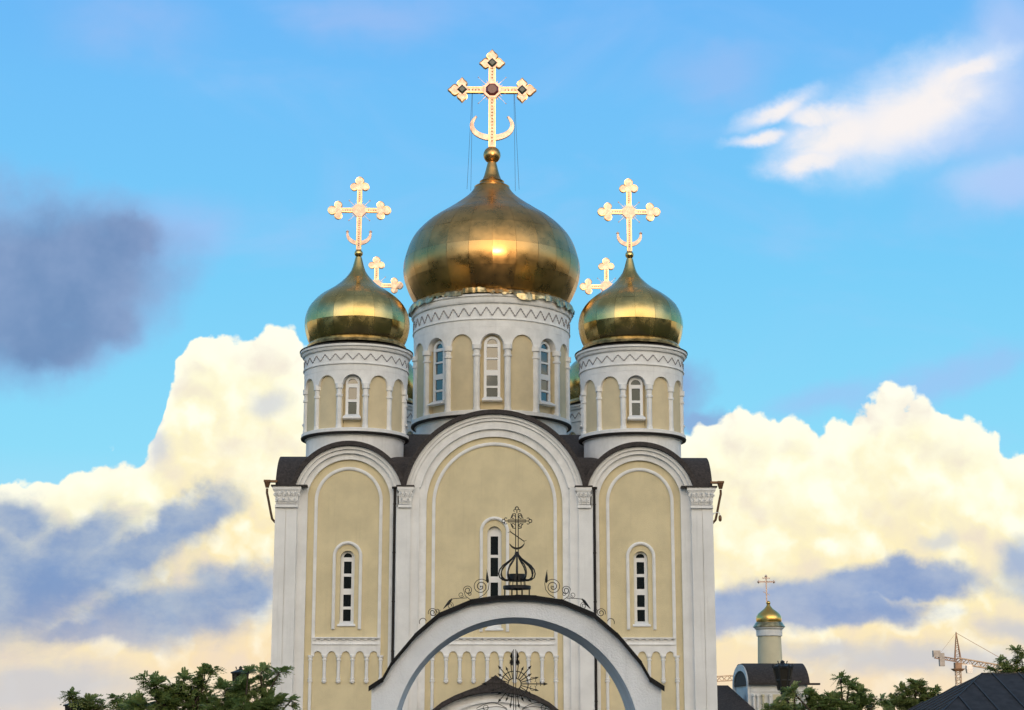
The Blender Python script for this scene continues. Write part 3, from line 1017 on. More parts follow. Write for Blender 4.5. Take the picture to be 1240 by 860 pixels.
def onion(cx, cy, prof, nseg, rings, ball, neck_collar=None, base_skirt=None, gm='gold'):
    """prof: (r, z) from the foot to the neck. Panels are separate curved sheets over a core."""
    core = MB().lathe([(max(.02, r - .022), z) for r, z in prof], 64)
    br, bz = ball
    core.lathe([(.02, bz - br)] + [(br * cos(t), bz + br * sin(t)) for t in [(-80 + 16 * k) * pi / 180 for k in range(11)]] + [(.02, bz + br)], 20)
    zn = prof[-1][1]
    if neck_collar:
        core.lathe(neck_collar, 40)
    o = core.build('dome', gm, church, (cx, cy, 0), smooth=50)
    if base_skirt:
        MB().lathe(base_skirt, 64).build('dome_skirt', 'oldgold', o)
    if not nseg:
        return o

    def P(u):                                  # smooth interpolation along the profile, u in 0..1 by length
        L = [0]
        for a, b in zip(prof, prof[1:]):
            L.append(L[-1] + hypot(a[0] - b[0], a[1] - b[1]))
        s_ = u * L[-1]
        for i in range(len(prof) - 1):
            if s_ <= L[i + 1] + 1e-9:
                t = (s_ - L[i]) / (L[i + 1] - L[i])
                p0, p1, p2, p3 = prof[max(0, i - 1)], prof[i], prof[i + 1], prof[min(len(prof) - 1, i + 2)]
                cr = lambda a, b, c, d: .5 * (2 * b + (c - a) * t + (2 * a - 5 * b + 4 * c - d) * t * t + (3 * b - a - 3 * c + d) * t ** 3)
                return cr(p0[0], p1[0], p2[0], p3[0]), cr(p0[1], p1[1], p2[1], p3[1])
        return prof[-1]
    rnd = random.Random(int(cx * 10) + 77)
    nu, na = 5, 3
    for k in range(len(rings) - 1):
        u0, u1 = rings[k], rings[k + 1]
        ns = nseg if P((u0 + u1) / 2)[0] > prof[-1][0] * 3.2 else nseg // 2
        off = 0
        for j in range(ns):
            a0 = 2 * pi * j / ns + off
            a1 = 2 * pi * (j + 1) / ns + off
            tilt_u, tilt_a = rnd.gauss(0, .006), rnd.gauss(0, .006)
            vs = []
            for iu in range(nu + 1):
                for ia in range(na + 1):
                    fu, fa = iu / nu, ia / na
                    r, z = P(u0 + (u1 - u0) * (.003 + .994 * fu))
                    aa = a0 + (a1 - a0) * (.005 + .99 * fa)
                    # sheets lie a little flatter than the true curve
                    flat = r * (1 - cos((a1 - a0) / 2)) * .07 * (1 - (2 * fa - 1) ** 2)
                    size = (u1 - u0) * 6
                    r2 = r - flat + tilt_u * (fu - .5) * size + tilt_a * (fa - .5) * r * (a1 - a0)
                    vs.append((r2 * sin(aa), -r2 * cos(aa), z))
            fs = []
            q = na + 1
            for iu in range(nu):
                for ia in range(na):
                    a = iu * q + ia
                    fs.append((a, a + 1, a + 1 + q, a + q))
            if cos((a0 + a1) / 2) < -.35:
                core_only = True
                continue
            pm = MB().add(vs, fs)
            pm.build('panel', gm, o, smooth=60)
    return o


def trefoil_end(m, ed, c, dirv, L, th, w, rnd_=False):
    """three pointed lobes at the end of a cross arm, in the XZ plane"""
    c = Vector(c)
    u = Vector(dirv)
    v = Vector((-u.z, 0, u.x))
    for ax, k in ((u, 1.0), (v, .9), (-v, .9)):
        pe = Vector((-ax.z, 0, ax.x))
        out = []
        for a, b in ((0, .12), (.18, .2), (.36, .40), (.52, .50), (.68, .50), (.84, .38), (.95, .2), (1.0, 0)) if rnd_ else ((0, .14), (.22, .22), (.40, .42), (.52, .50), (.66, .40), (.78, .22), (1.0, 0)):
            out.append((a, b))
        pts = [c + ax * (a * L * k) + pe * (b * L * k * .8) for a, b in out] + [c + ax * (a * L * k) - pe * (b * L * k * .8) for a, b in reversed(out[:-1])]
        m.prism([(p.x, p.z) for p in pts], [], c.y - th / 2, c.y + th / 2)
        ed.tube([(p.x, c.y - th * .52, p.z) for p in pts], w * .085, 4)
        ed.tube([(p.x, c.y + th * .52, p.z) for p in pts], w * .085, 4)


def crescent(m, cx, y, z, r, t, th, a=200, n=24, sq=1.0):
    """horns up; z is the height of the circle centre"""
    pr = []
    a0, a1 = radians(270 - a / 2), radians(270 + a / 2)
    for i in range(n + 1):
        q = a0 + (a1 - a0) * i / n
        f = sin(pi * i / n) ** .6
        ti = t * (.25 + .75 * f)
        pr.append(((cx + (r - ti) * cos(q), z + (r * sq - ti) * sin(q)), (cx + r * cos(q), z + r * sq * sin(q))))
    m.band(pr, y - th / 2, y + th / 2)


def gilt_cross(cx, cy, zc, top, bot, arm, bar, lobe, cres, gems, boss):
    """zc: height of the crossing; lengths in metres. Built around its own foot."""
    m, e_ = MB(), MB()
    th = bar * .55
    z0 = 0.0
    zz = zc - bot
    H = top - bot
    m.box(-bar / 2, bar / 2, -th / 2, th / 2, 0, H - lobe * .6)
    m.box(-arm + lobe * .6, arm - lobe * .6, -th / 2 + .002, th / 2 - .002, zz - bar * .45, zz + bar * .45)
    # raised edging of the bars
    e = bar * .16
    for sx in (-1, 1):
        e_.box(sx * bar / 2 - e / 2, sx * bar / 2 + e / 2, -th / 2 - .02, th / 2 + .02, .02, H - lobe)
        e_.box(-arm + lobe, arm - lobe, -th / 2 - .018, th / 2 + .018, zz + sx * bar * .45 - e / 2, zz + sx * bar * .45 + e / 2)
    for c, d in (((-arm + lobe, 0, zz), (-1, 0, 0)), ((arm - lobe, 0, zz), (1, 0, 0)), ((0, 0, H - lobe), (0, 0, 1))):
        trefoil_end(m, e_, c, d, lobe, th * 1.15, bar, not gems)
        m.prism([(c[0] + lobe * .42 * cos(k * pi / 4 + pi / 8), c[2] + lobe * .42 * sin(k * pi / 4 + pi / 8)) for k in range(8)], [], -th * .72, th * .72)
    m.prism([(boss * cos(k * pi / 4 + pi / 8), zz + boss * sin(k * pi / 4 + pi / 8)) for k in range(8)], [], -th * .8, th * .8)
    for k in range(24):
        a = k * 2 * pi / 24
        if min(abs(sin(a)), abs(cos(a))) < .22:
            continue
        L = boss * (1.55 if k % 2 else 1.3)
        m.tube([(boss * .9 * cos(a), 0, zz + boss * .9 * sin(a)), (L * cos(a), 0, zz + L * sin(a))], [.03, .008], 4)
    for k in range(4):
        a = pi / 4 + k * pi / 2
        for L in (boss * 2.1,):
            m.tube([(boss * cos(a), 0, zz + boss * sin(a)), (L * cos(a), 0, zz + L * sin(a))], [.012, .01], 4)
            m.lathe([(.008, -.035), (.038, 0), (.008, .035)], 8, (L * cos(a), 0), zz + L * sin(a))
    # pierced ornament along the bars
    nb = int(H / (bar * .55))
    for i in range(2, nb - 2):
        z = H * i / nb
        if abs(z - zz) > boss * 1.1 and z < H - lobe * 1.3:
            e_.lathe([(.004, -bar * .2), (bar * .16, 0), (.004, bar * .2)], 5, (0, -th * .5), z)
    na = int(2 * arm / (bar * .55))
    for i in range(na):
        x = -arm + 2 * arm * (i + .5) / na
        if boss * 1.1 < abs(x) < arm - lobe * 1.3:
            e_.lathe([(.004, -bar * .16), (bar * .16, 0), (.004, bar * .16)], 5, (x, -th * .5), zz)
    o = m.build('cross', 'gilt', church, (cx, cy, bot))
    e_.build('edging', 'giltedge', o)
    r, sq, zb, t, ca = cres
    c = MB()
    crescent(c, 0, 0, zb + r * sq - bot, r, t, th * .9, ca, 30, sq)
    for s in (-1, 1):
        q = radians(270 + s * ca / 2)
        c.lathe([(.01, -.09), (.09, 0), (.01, .09)], 8, ((r - t * .12) * cos(q), 0), zb + r * sq - bot + (r * sq - t * .12) * sin(q))
    c.build('crescent', 'gilt', o)
    if gems:
        g = MB()
        k8 = [(boss * .74 * cos(k * pi / 4 + pi / 8), zz + boss * .74 * sin(k * pi / 4 + pi / 8)) for k in range(8)]
        k8b = [(boss * .5 * cos(k * pi / 4 + pi / 8), zz + boss * .5 * sin(k * pi / 4 + pi / 8)) for k in range(8)]
        vs = [(x, -th * .8, z) for x, z in k8] + [(x, -th * .8 - .1, z) for x, z in k8b] + [(x, th * .8, z) for x, z in k8] + [(x, th * .8 + .1, z) for x, z in k8b]
        fs = [(i, (i + 1) % 8, 8 + (i + 1) % 8, 8 + i) for i in range(8)] + [tuple(range(8, 16))] + [(16 + i, 16 + (i + 1) % 8, 24 + (i + 1) % 8, 24 + i) for i in range(8)] + [tuple(range(24, 32))]
        tag(g.add(vs, fs).build('gem', 'garnet', o, smooth=0), 'dark red eight-sided stone at the crossing')
        for x, z in ((-arm + lobe, zz), (arm - lobe, zz), (0, H - lobe)):
            s_ = lobe * .37
            b = MB()
            vs = [(x + dx * s_, -th * .74, z + dz * s_) for dx, dz in ((-1, 0), (0, -1), (1, 0), (0, 1))] + [(x + dx * s_ * .55, -th * .74 - .07, z + dz * s_ * .55) for dx, dz in ((-1, 0), (0, -1), (1, 0), (0, 1))]
            b.add(vs, [(0, 1, 5, 4), (1, 2, 6, 5), (2, 3, 7, 6), (3, 0, 4, 7), (4, 5, 6, 7), (0, 3, 2, 1)])
            b.build('gem', 'onyx', o, smooth=0)
    return o


def dome_profile(pts, Y, cpx):
    out = []
    for hwp, py in pts:
        a = at(cpx, py, Y)
        b = at(cpx + hwp, py, Y)
        out.append((b.x - a.x, a.z))
    return out


def torn_skirt(R, zc):
    """crumpled gilded flashing between the middle dome and its cornice, its lower edge torn"""
    rnd = random.Random(21)
    n = 220
    m = MB()
    vs, fs = [], []
    drop = .2
    for i in range(n):
        a = 2 * pi * i / n
        drop = min(.34, max(.02, drop + rnd.uniform(-.11, .11)))
        dd = drop
        if -.36 < ((a + pi) % (2 * pi) - pi) < -.06:
            dd = -.26 + rnd.uniform(0, .06)          # the torn place left of the middle
        for j, (z, r) in enumerate(((.52, -.22), (.34, .04), (.2, .3), (.05, .40))):
            vs.append((r_ := R + r + rnd.uniform(-.05, .05), 0, zc + z + rnd.uniform(-.02, .02)))
            vs[-1] = (r_ * sin(a), -r_ * cos(a), vs[-1][2])
        r_ = R + .41 + rnd.uniform(-.03, .06)
        vs.append((r_ * sin(a), -r_ * cos(a), zc - dd + .06))
    for i in range(n):
        i2 = (i + 1) % n
        for j in range(4):
            fs.append((i * 5 + j, i2 * 5 + j, i2 * 5 + j + 1, i * 5 + j + 1))
    m.add(vs, fs)
    m.build('dome_skirt', 'oldgold', church, (CX, YC, 0), smooth=20)


def build_tops():
    # ---------------- middle drum and dome
    R = at(686.0, 440, YC).x - at(594.6, 440, YC).x
    yf = YC - R
    Z = lambda py: at(595, py, yf).z
    zl = dict(base=zE + .2, ring0=Z(502.5), ring1=Z(496), archtop=Z(396), line2=Z(386), line1=Z(367.5), cor=Z(357), cap=Z(417.5), gapf=.74, colr=.165,
              teeth=44, zig0=Z(383), zig1=Z(372.5), zigr=.035,
              win=dict(hw=9.6 * R / 91.5, z0=Z(484), zs=Z(416.5), phw=6.4 * R / 91.5, fan=(6.2 * R / 91.5, Z(416)),
                       panes=[(Z(b), Z(a)) for a, b in ((419.5, 432.3), (434.4, 447.4), (454, 466.6), (469, 481.6))]))
    drum(CX, YC, R, zl, 16, 0, 2, True)
    pts = [(92, 371), (98.9, 358.4), (103, 348.5), (105.8, 338.6), (106.8, 328.7), (105.8, 318.9), (103, 309), (99.3, 299), (93.6, 289.2), (85, 279.3), (73.4, 269.4), (58.2, 259.5), (41, 247.7), (30.5, 239.5), (25.5, 234.5), (21, 228)]
    prof = dome_profile(pts, YC, 597)
    b = at(596.5, 188, YC)
    k = at(607, 188, YC).x - b.x
    neck = dome_profile([(21, 229), (21.5, 227), (17, 224.5), (14.5, 222), (15, 220.5), (11.5, 218), (9.5, 213), (7.5, 206), (5.5, 198), (4.6, 196)], YC, 597)
    rim = at(597, 373, YC).z
    skirt = dome_profile([(96.5, 379), (96.8, 376), (93.5, 371), (92.5, 369)], YC, 597)
    onion(CX, YC, prof, 24, [0, .15, .30, .455, .62, .8, 1.0], (k, b.z), neck, None, 'coppergold')
    torn_skirt(R, zl['cor'])
    # gilt patches and drips of the skirt, left where the gold leaf is torn
    zc = at(597, 109.6, YC)
    m1 = (at(697, 109.6, YC).x - zc.x) / 100
    gilt_cross(CX, YC, zc.z, at(597, 61, YC).z, at(597, 179, YC).z, 53.5 * m1, 7.2 * m1, 17.2 * m1,
               (26.8 * m1, .68, at(597, 170.5, YC).z, 7.0 * m1, 262), True, 11.2 * m1)
    for s in (-1, 1):
        for dx, xe in ((25.5, 31), (25.0, 26.5)):
            g = MB().tube([(s * dx * m1, YC, zc.z - .1), (s * xe * m1, YC - .4, at(597, 232 if dx > 25.2 else 234, YC).z)], .012, 4)
            g.build('guy_wire', 'pipe', church)
    # ---------------- four towers
    Rt = at(484.5, 470, YT).x - at(425, 470, YT).x
    yf = YT - Rt
    Z = lambda py: at(425, py, yf).z
    TX = (at(759.5, 255, YT).x - at(433.2, 255, YT).x) / 2
    zl = dict(base=zE + .1, ring0=Z(523.5), ring1=Z(517.5), archtop=Z(448), line2=Z(439.5), line1=Z(423.5), cor=Z(416.5), cap=Z(464.5), gapf=.70, colr=.125,
              teeth=28, zig0=Z(436), zig1=Z(428.2), zigr=.028,
              win=dict(hw=8.2 * Rt / 59.5, z0=Z(505.5), zs=Z(462.5), phw=4.9 * Rt / 59.5, fan=(6.0 * Rt / 59.5, Z(464)), panes=[(Z(b), Z(a)) for a, b in ((468.5, 483), (486, 501))]))
    tp = [(53.5, 421), (57, 418), (60.5, 410.7), (62.9, 401), (63.5, 391.5), (61.6, 381.4), (57.6, 373), (51, 365), (41, 357), (28.5, 348.9), (18.4, 340.7), (11.5, 332.6), (8.0, 326.9), (5.8, 319.5), (3.8, 311.8)]
    profT = dome_profile(tp, YT, 432)
    bt = at(432.5, 307, YT)
    kt = at(437.6, 307, YT).x - bt.x
    zc = at(433, 255, YT)
    m1 = (at(533, 255, YT).x - zc.x) / 100
    skT = dome_profile([(59.5, 424), (60, 421.5), (57.5, 418.5), (56.5, 417.5)], YT, 432)
    for cy in (YT, YR):
        for s in (-1, 1):
            fr = cy == YT
            drum(s * TX, cy, Rt, zl, 12, 0, 3, False)
            onion(s * TX, cy, profT, 16 if fr else 0, [0, .2, .4, .58, .78, 1.0], (kt, bt.z), None, skT)
            gilt_cross(s * TX, cy, zc.z, at(433, 214.8, YT).z, at(433, 302.8, YT).z, 38 * m1, 5.0 * m1, 12.4 * m1,
                       (15.2 * m1, .85, at(433, 297, YT).z, 5.0 * m1, 215), False, 8.4 * m1)
    # ring beads round the neck balls are part of the domes


def build_porch():
    Yp = -5.5
    pts = [(600, 817.6), (592, 823.5), (585, 828.6), (577, 832.2), (565, 836.5), (550, 842.5), (535, 850.5), (523, 860), (511, 874), (503, 890)]
    q = [at(x, y, Yp) for x, y in pts]
    cx = at(600, 830, Yp).x
    prof = [(p.x - cx, p.z) for p in q]
    inner_px = [(600, 838), (592, 838.3), (585, 839), (577, 840.2), (565, 843), (550, 848.6), (536, 856), (525, 865), (514, 878), (507, 890)]
    inn = [(at(x, y, Yp).x - cx, at(x, y, Yp).z) for x, y in inner_px]
    full = lambda L: L + [(-x, z) for x, z in reversed(L[:-1])] if False else [(x, z) for x, z in reversed(L)] + [(-x, z) for x, z in L[1:]]
    po, pi_ = full(prof), full(inn)
    wall = MB()
    zlow = inn[-1][1]
    wall.prism([(inn[-1][0], 0), (-inn[-1][0], 0)] + [(x, z - .02) for x, z in reversed(pi_)], [arch_poly(0, 1.2, 0.02, .75, 20)], Yp + .15, .05)
    w = wall.build('porch', 'white', church, (cx, 0, 0))
    r = MB()
    r.band([(a, b) for a, b in zip(pi_, po)], Yp - .3, 0.0)
    r.build('porch_roof', 'roof', w)
    top = at(598, 846.5, Yp).z
    for ro, ri, y in ((3.62, 3.5, -.02), (3.28, 3.12, -.07), (2.95, 2.86, -.02)):
        zs = top - 3.62
        pr = [((ri * cos(t), zs + ri * sin(t)), (ro * cos(t), zs + ro * sin(t))) for t in [radians(38 + 104 * i / 30) for i in range(31)]]
        MB().band(pr, Yp + y, Yp + .2).build('arch_moulding', 'trim', w)
    MB().box(-1.18, 1.18, Yp + .3, Yp + .36, .0, 1.9).build('porch_door', 'bronze', w)


build_facade()
build_roofs()
build_tops()
build_porch()

# bracket fitting on the right corner of the facade
fx = at(871.5, 618, -.1)
fit = empty('security_camera', (W, -.1, at(862, 624, -.1).z))
tag(fit, 'small brown camera hanging from a white bracket below the right corner gutter', 'security camera')
MB().add([(-.1, -.08, -.22), (-.1, .08, -.22), (-.1, -.08, .1), (-.1, .08, .1), (.12, -.05, .1), (.12, .05, .1)], [(0, 1, 3, 2), (0, 4, 5, 1), (2, 3, 5, 4), (0, 2, 4), (1, 5, 3)]).build('bracket', 'pvc', fit)
MB().tube([(.1, 0, .09), (.22, 0, .13), (.34, 0, .1), (.36, 0, .0)], .02, 6).build('arm', 'pvc', fit)
MB().lathe([(.03, .0), (.06, -.03), (.075, -.1), (.075, -.2), (.06, -.26), (.02, -.29)], 12, (.36, 0)).build('housing', 'copper', fit)

# ------------------------------------------------------------------ gate arch
YG = -59.0
GD = 1.3
gate = empty('gate_arch', (0, 0, 0))
tag(gate, 'white rendered gateway arch with black metal coping in front of the cathedral', 'gate')


def build_gate():
    g2 = lambda px, py, Y=YG: (at(px, py, Y).x, at(px, py, Y).z)
    out_px = [(447.7, 828.3), (463, 819), (475, 799), (502, 768.5), (532, 742.5), (571.8, 726.2), (602.4, 721.7), (625.5, 721.0), (648, 721.7), (682, 727), (719, 742.5), (743.4, 764), (768, 796), (786, 820.6), (803, 833)]
    # symmetrise about x = 625.5
    cxp = 625.3
    half = [(177.6, 830.6), (161.5, 820), (150.5, 800.5), (122.5, 767.5), (93.5, 742.5), (55.3, 726.6), (22.9, 721.7), (0, 721.0)]
    pts = [(cxp - a, b) for a, b in half] + [(cxp + a, b) for a, b in reversed(half[:-1])]
    top = [g2(*p) for p in pts]
    th = 5.2 / F * (YG - CAM.y)
    # wall
    cen = g2(cxp, 899)
    r = g2(cxp + 149.8, 899)[0] - cen[0]
    xl, xr = g2(cxp - 175.6, 840)[0], g2(cxp + 175.6, 840)[0]
    outer = [(cen[0] - r, 0), (xl, 0)]
    body = [(x, z - th) for x, z in top]
    body[0] = (xl, body[0][1] + .02)
    body[-1] = (xr, body[-1][1] + .02)
    inner = arc(cen[0], cen[1], r, pi, 0, 56)
    poly = [(xl, 0)] + body + [(xr, 0), (cen[0] + r, 0)] + list(reversed(inner)) + [(cen[0] - r, 0)]
    MB().prism(poly, [], YG, YG + GD).build('arch_wall', 'gatewhite', gate)
    # coping in sheets, one per straight run
    for i in range(len(top) - 1):
        a, b = top[i], top[i + 1]
        c = MB()
        dx, dz = b[0] - a[0], b[1] - a[1]
        L = hypot(dx, dz)
        ux, uz = dx / L * .012, dz / L * .012
        a2, b2 = (a[0] - ux, a[1] - uz), (b[0] + ux, b[1] + uz)
        k = .003 * (i % 2)
        c.band([((a2[0], a2[1] - th * .55), (a2[0], a2[1] + k)), ((b2[0], b2[1] - th * .55), (b2[0], b2[1] + k))], YG - .07 - k, YG + GD + .07 + k)
        c.band([((a2[0], a2[1] - th * 1.15), (a2[0], a2[1] - .002)), ((b2[0], b2[1] - th * 1.15), (b2[0], b2[1] - .002))], YG - .062 - k, YG - .03)
        c.build('coping', 'coping', gate)
    # --------- wrought iron cupola on the crown
    ym = YG + .45
    k = (ym - CAM.y) / F
    bx, bz = g2(626, 721.5, ym)
    base = bz - .02
    h = lambda py: at(626, py, ym).z - base
    cup = MB()
    cup.lathe([(10 * k, h(704)), (10.3 * k, h(704)), (10.3 * k, h(695.5)), (9.6 * k, h(695.5))], 20)
    cup.lathe([(16.4 * k, h(713.6)), (16.8 * k, h(713.6)), (16.8 * k, h(709.6)), (15 * k, h(709.4)), (15, h(709.4)) if False else (9 * k, h(709.2))], 24)
    cup.tube([(0, 0, -.02), (0, 0, h(668))], 1.0 * k, 6)
    for j in range(12):
        a = 2 * pi * j / 12
        cup.tube([(9 * k * sin(a), 9 * k * cos(a), h(696)), (10.4 * k * sin(a), 10.4 * k * cos(a), h(712))], .55 * k, 4)
    for j in range(8):
        a = 2 * pi * (j + .5) / 8
        cup.box(16 * k * sin(a) - .6 * k, 16 * k * sin(a) + .6 * k, 16 * k * cos(a) - .6 * k, 16 * k * cos(a) + .6 * k, -.06, h(712))
    o = cup.build('iron_cupola', 'iron', gate, (bx, ym, base))
    rb = MB()
    prof = [(1.4, 668.5), (2.2, 672), (5.5, 676), (11, 680.5), (17, 685), (20.8, 690), (22, 695), (20.8, 699.5), (17, 702.5), (12.5, 702.8), (10, 701)]
    rb.tube([(r_ * k, 0, h(p)) for r_, p in prof], .85 * k, 5)
    first = rb.build('rib', 'iron', o)
    for j in range(1, 12):
        again(first, o, None, 2 * pi * j / 12)
    # cross on the cupola
    c = MB()
    for s in (-1, 1):
        c.tube([(s * 1.6 * k, 0, h(670)), (s * 1.6 * k, 0, h(622))], .75 * k, 4)
        c.tube([(-11 * k, 0, h(631) + s * 1.1 * k), (11 * k, 0, h(631) + s * 1.1 * k)], .9 * k, 4)
    loop = lambda x, z, rr, a0, a1, n=12: [(x + rr * cos(radians(a0 + (a1 - a0) * i / n)), 0, z + rr * sin(radians(a0 + (a1 - a0) * i / n))) for i in range(n + 1)]
    for (x, z, a) in ((0, h(617), 90), (-15 * k, h(631), 180), (15 * k, h(631), 0)):
        ca, sa = cos(radians(a)), sin(radians(a))
        c.tube(loop(x + 1.2 * k * ca, z + 1.2 * k * sa, 2.0 * k, a - 140, a + 140), .7 * k, 4)
        c.tube([(x - 4.5 * k * ca, 0, z - 4.5 * k * sa), (x, 0, z)], .7 * k, 4)
        for s in (-1, 1):
            c.tube(loop(x - 1.5 * k * ca - s * 2.2 * k * sa, z - 1.5 * k * sa + s * 2.2 * k * ca, 1.6 * k, a - s * 60, a + s * 150), .6 * k, 4)
    for sx in (-1, 1):
        for sz in (-1, 1):
            q = [(sx * (2 + 6.2 * t_ + 1.4 * sin(t_ * 6)) * k, 0, h(631) + sz * (9.0 - 6.0 * t_ + 1.6 * sin(t_ * pi)) * k) for t_ in [i / 10 for i in range(11)]]
            c.tube(q, .6 * k, 4)
            c.tube(loop(sx * 4.6 * k, h(631) + sz * 5.2 * k, 2.1 * k, 0, 300), .55 * k, 4)
    c.tube([(-8 * k, 0, h(644)), (8.5 * k, 0, h(655.5))], .9 * k, 4)
    for s, px_, py_ in ((-1, -8, 644), (1, 8.5, 655.5)):
        for da in (-50, 50):
            an = radians((180 if s < 0 else 0) + da + (-30 if s < 0 else -30))
            c.tube([(px_ * k, 0, h(py_)), ((px_ + 3.4 * cos(an)) * k, 0, h(py_) + 3.4 * k * sin(an))], [.5 * k, .25 * k], 4)
    crescent(c, 0, 0, h(656), 9.6 * k, 2.6 * k, 1.0 * k, a=150)
    c.build('iron_cross', 'iron', o)

    # --------- scrollwork along the crown
    def spiral(cx, cz, r0, r1, a0, turns, n=30):
        return [(cx + (r0 + (r1 - r0) * i / n) * cos(a0 + 2 * pi * turns * i / n), cz + (r0 + (r1 - r0) * i / n) * sin(a0 + 2 * pi * turns * i / n)) for i in range(n + 1)]

    def leaf(m, p, q, w):
        p, q = Vector((p[0], 0, p[1])), Vector((q[0], 0, q[1]))
        m.tube([p, p.lerp(q, .25), p.lerp(q, .5), p.lerp(q, .8), q], [.3 * w, w, .8 * w, .45 * w, .1 * w], 5)
    for s in (-1, 1):
        X = lambda d: s * d
        zz = lambda py: at(626, py, ym).z - base
        m = MB()
        t3 = lambda L: [(x, 0, z) for x, z in L]
        rr = .52 * k
        # big spiral: runs from the coping up, round and in
        cxs, czs = 43.5 * k, zz(710.5)
        sp = spiral(cxs, czs, 9.6 * k, 2.0 * k, radians(150), -2.0)
        m.tube(t3([(X(x), z) for x, z in sp]), rr, 4)
        m.lathe([(.1 * k, -1.3 * k), (1.3 * k, 0), (.1 * k, 1.3 * k)], 6, (X(cxs), 0), czs)
        st = [(34.6 * k, zz(700)), (33.5 * k, zz(707)), (34.5 * k, zz(714)), (39 * k, zz(720)), (46 * k, zz(724))]
        m.tube(t3([(X(x), z) for x, z in st]), rr, 4)
        leaf(m, (X(35.3 * k), zz(706)), (X(36.2 * k), zz(692)), 1.9 * k)
        m.tube(t3([(X(35.3 * k), zz(695)), (X(36.5 * k), zz(690))]), .35 * k, 4)
        # smaller pair of curls
        m.tube(t3([(X(x), z) for x, z in spiral(59 * k, zz(715), 5.6 * k, 1.6 * k, radians(10), 1.6)]), rr, 4)
        m.tube(t3([(X(64.3 * k), zz(714)), (X(62 * k), zz(722)), (X(55 * k), zz(727))]), rr, 4)
        m.tube(t3([(X(x), z) for x, z in spiral(57 * k, zz(719.5), 2.6 * k, .8 * k, 0, 1.4)]), rr * .8, 4)
        m.tube(t3([(X(x), z) for x, z in spiral(67 * k, zz(720.5), 3.6 * k, 1.2 * k, radians(200), 1.3)]), rr * .8, 4)
        # long stem ending in a leaf
        m.tube(t3([(X(60 * k), zz(724.3)), (X(70 * k), zz(724.6)), (X(77 * k), zz(725.4)), (X(82 * k), zz(728))]), rr, 4)
        leaf(m, (X(78 * k), zz(725)), (X(88.5 * k), zz(737.5)), 1.9 * k)
        m.tube(t3([(X(x), z) for x, z in spiral(80 * k, zz(733.5), 4.2 * k, 1.2 * k, radians(60), 1.5)]), rr * .8, 4)
        m.tube(t3([(X(x), z) for x, z in spiral(101 * k, zz(742), 5.6 * k, 1.4 * k, radians(-20), 1.7)]), rr, 4)
        m.tube(t3([(X(x), z) for x, z in spiral(95 * k, zz(739.5), 2.6 * k, .8 * k, radians(160), 1.3)]), rr * .8, 4)
        m.tube(t3([(X(x), z) for x, z in spiral(112 * k, zz(753), 5.2 * k, 3.2 * k, radians(-30), .55)]), rr, 4)
        m.build('scrollwork', 'iron', gate, (bx, ym, base))


build_gate()


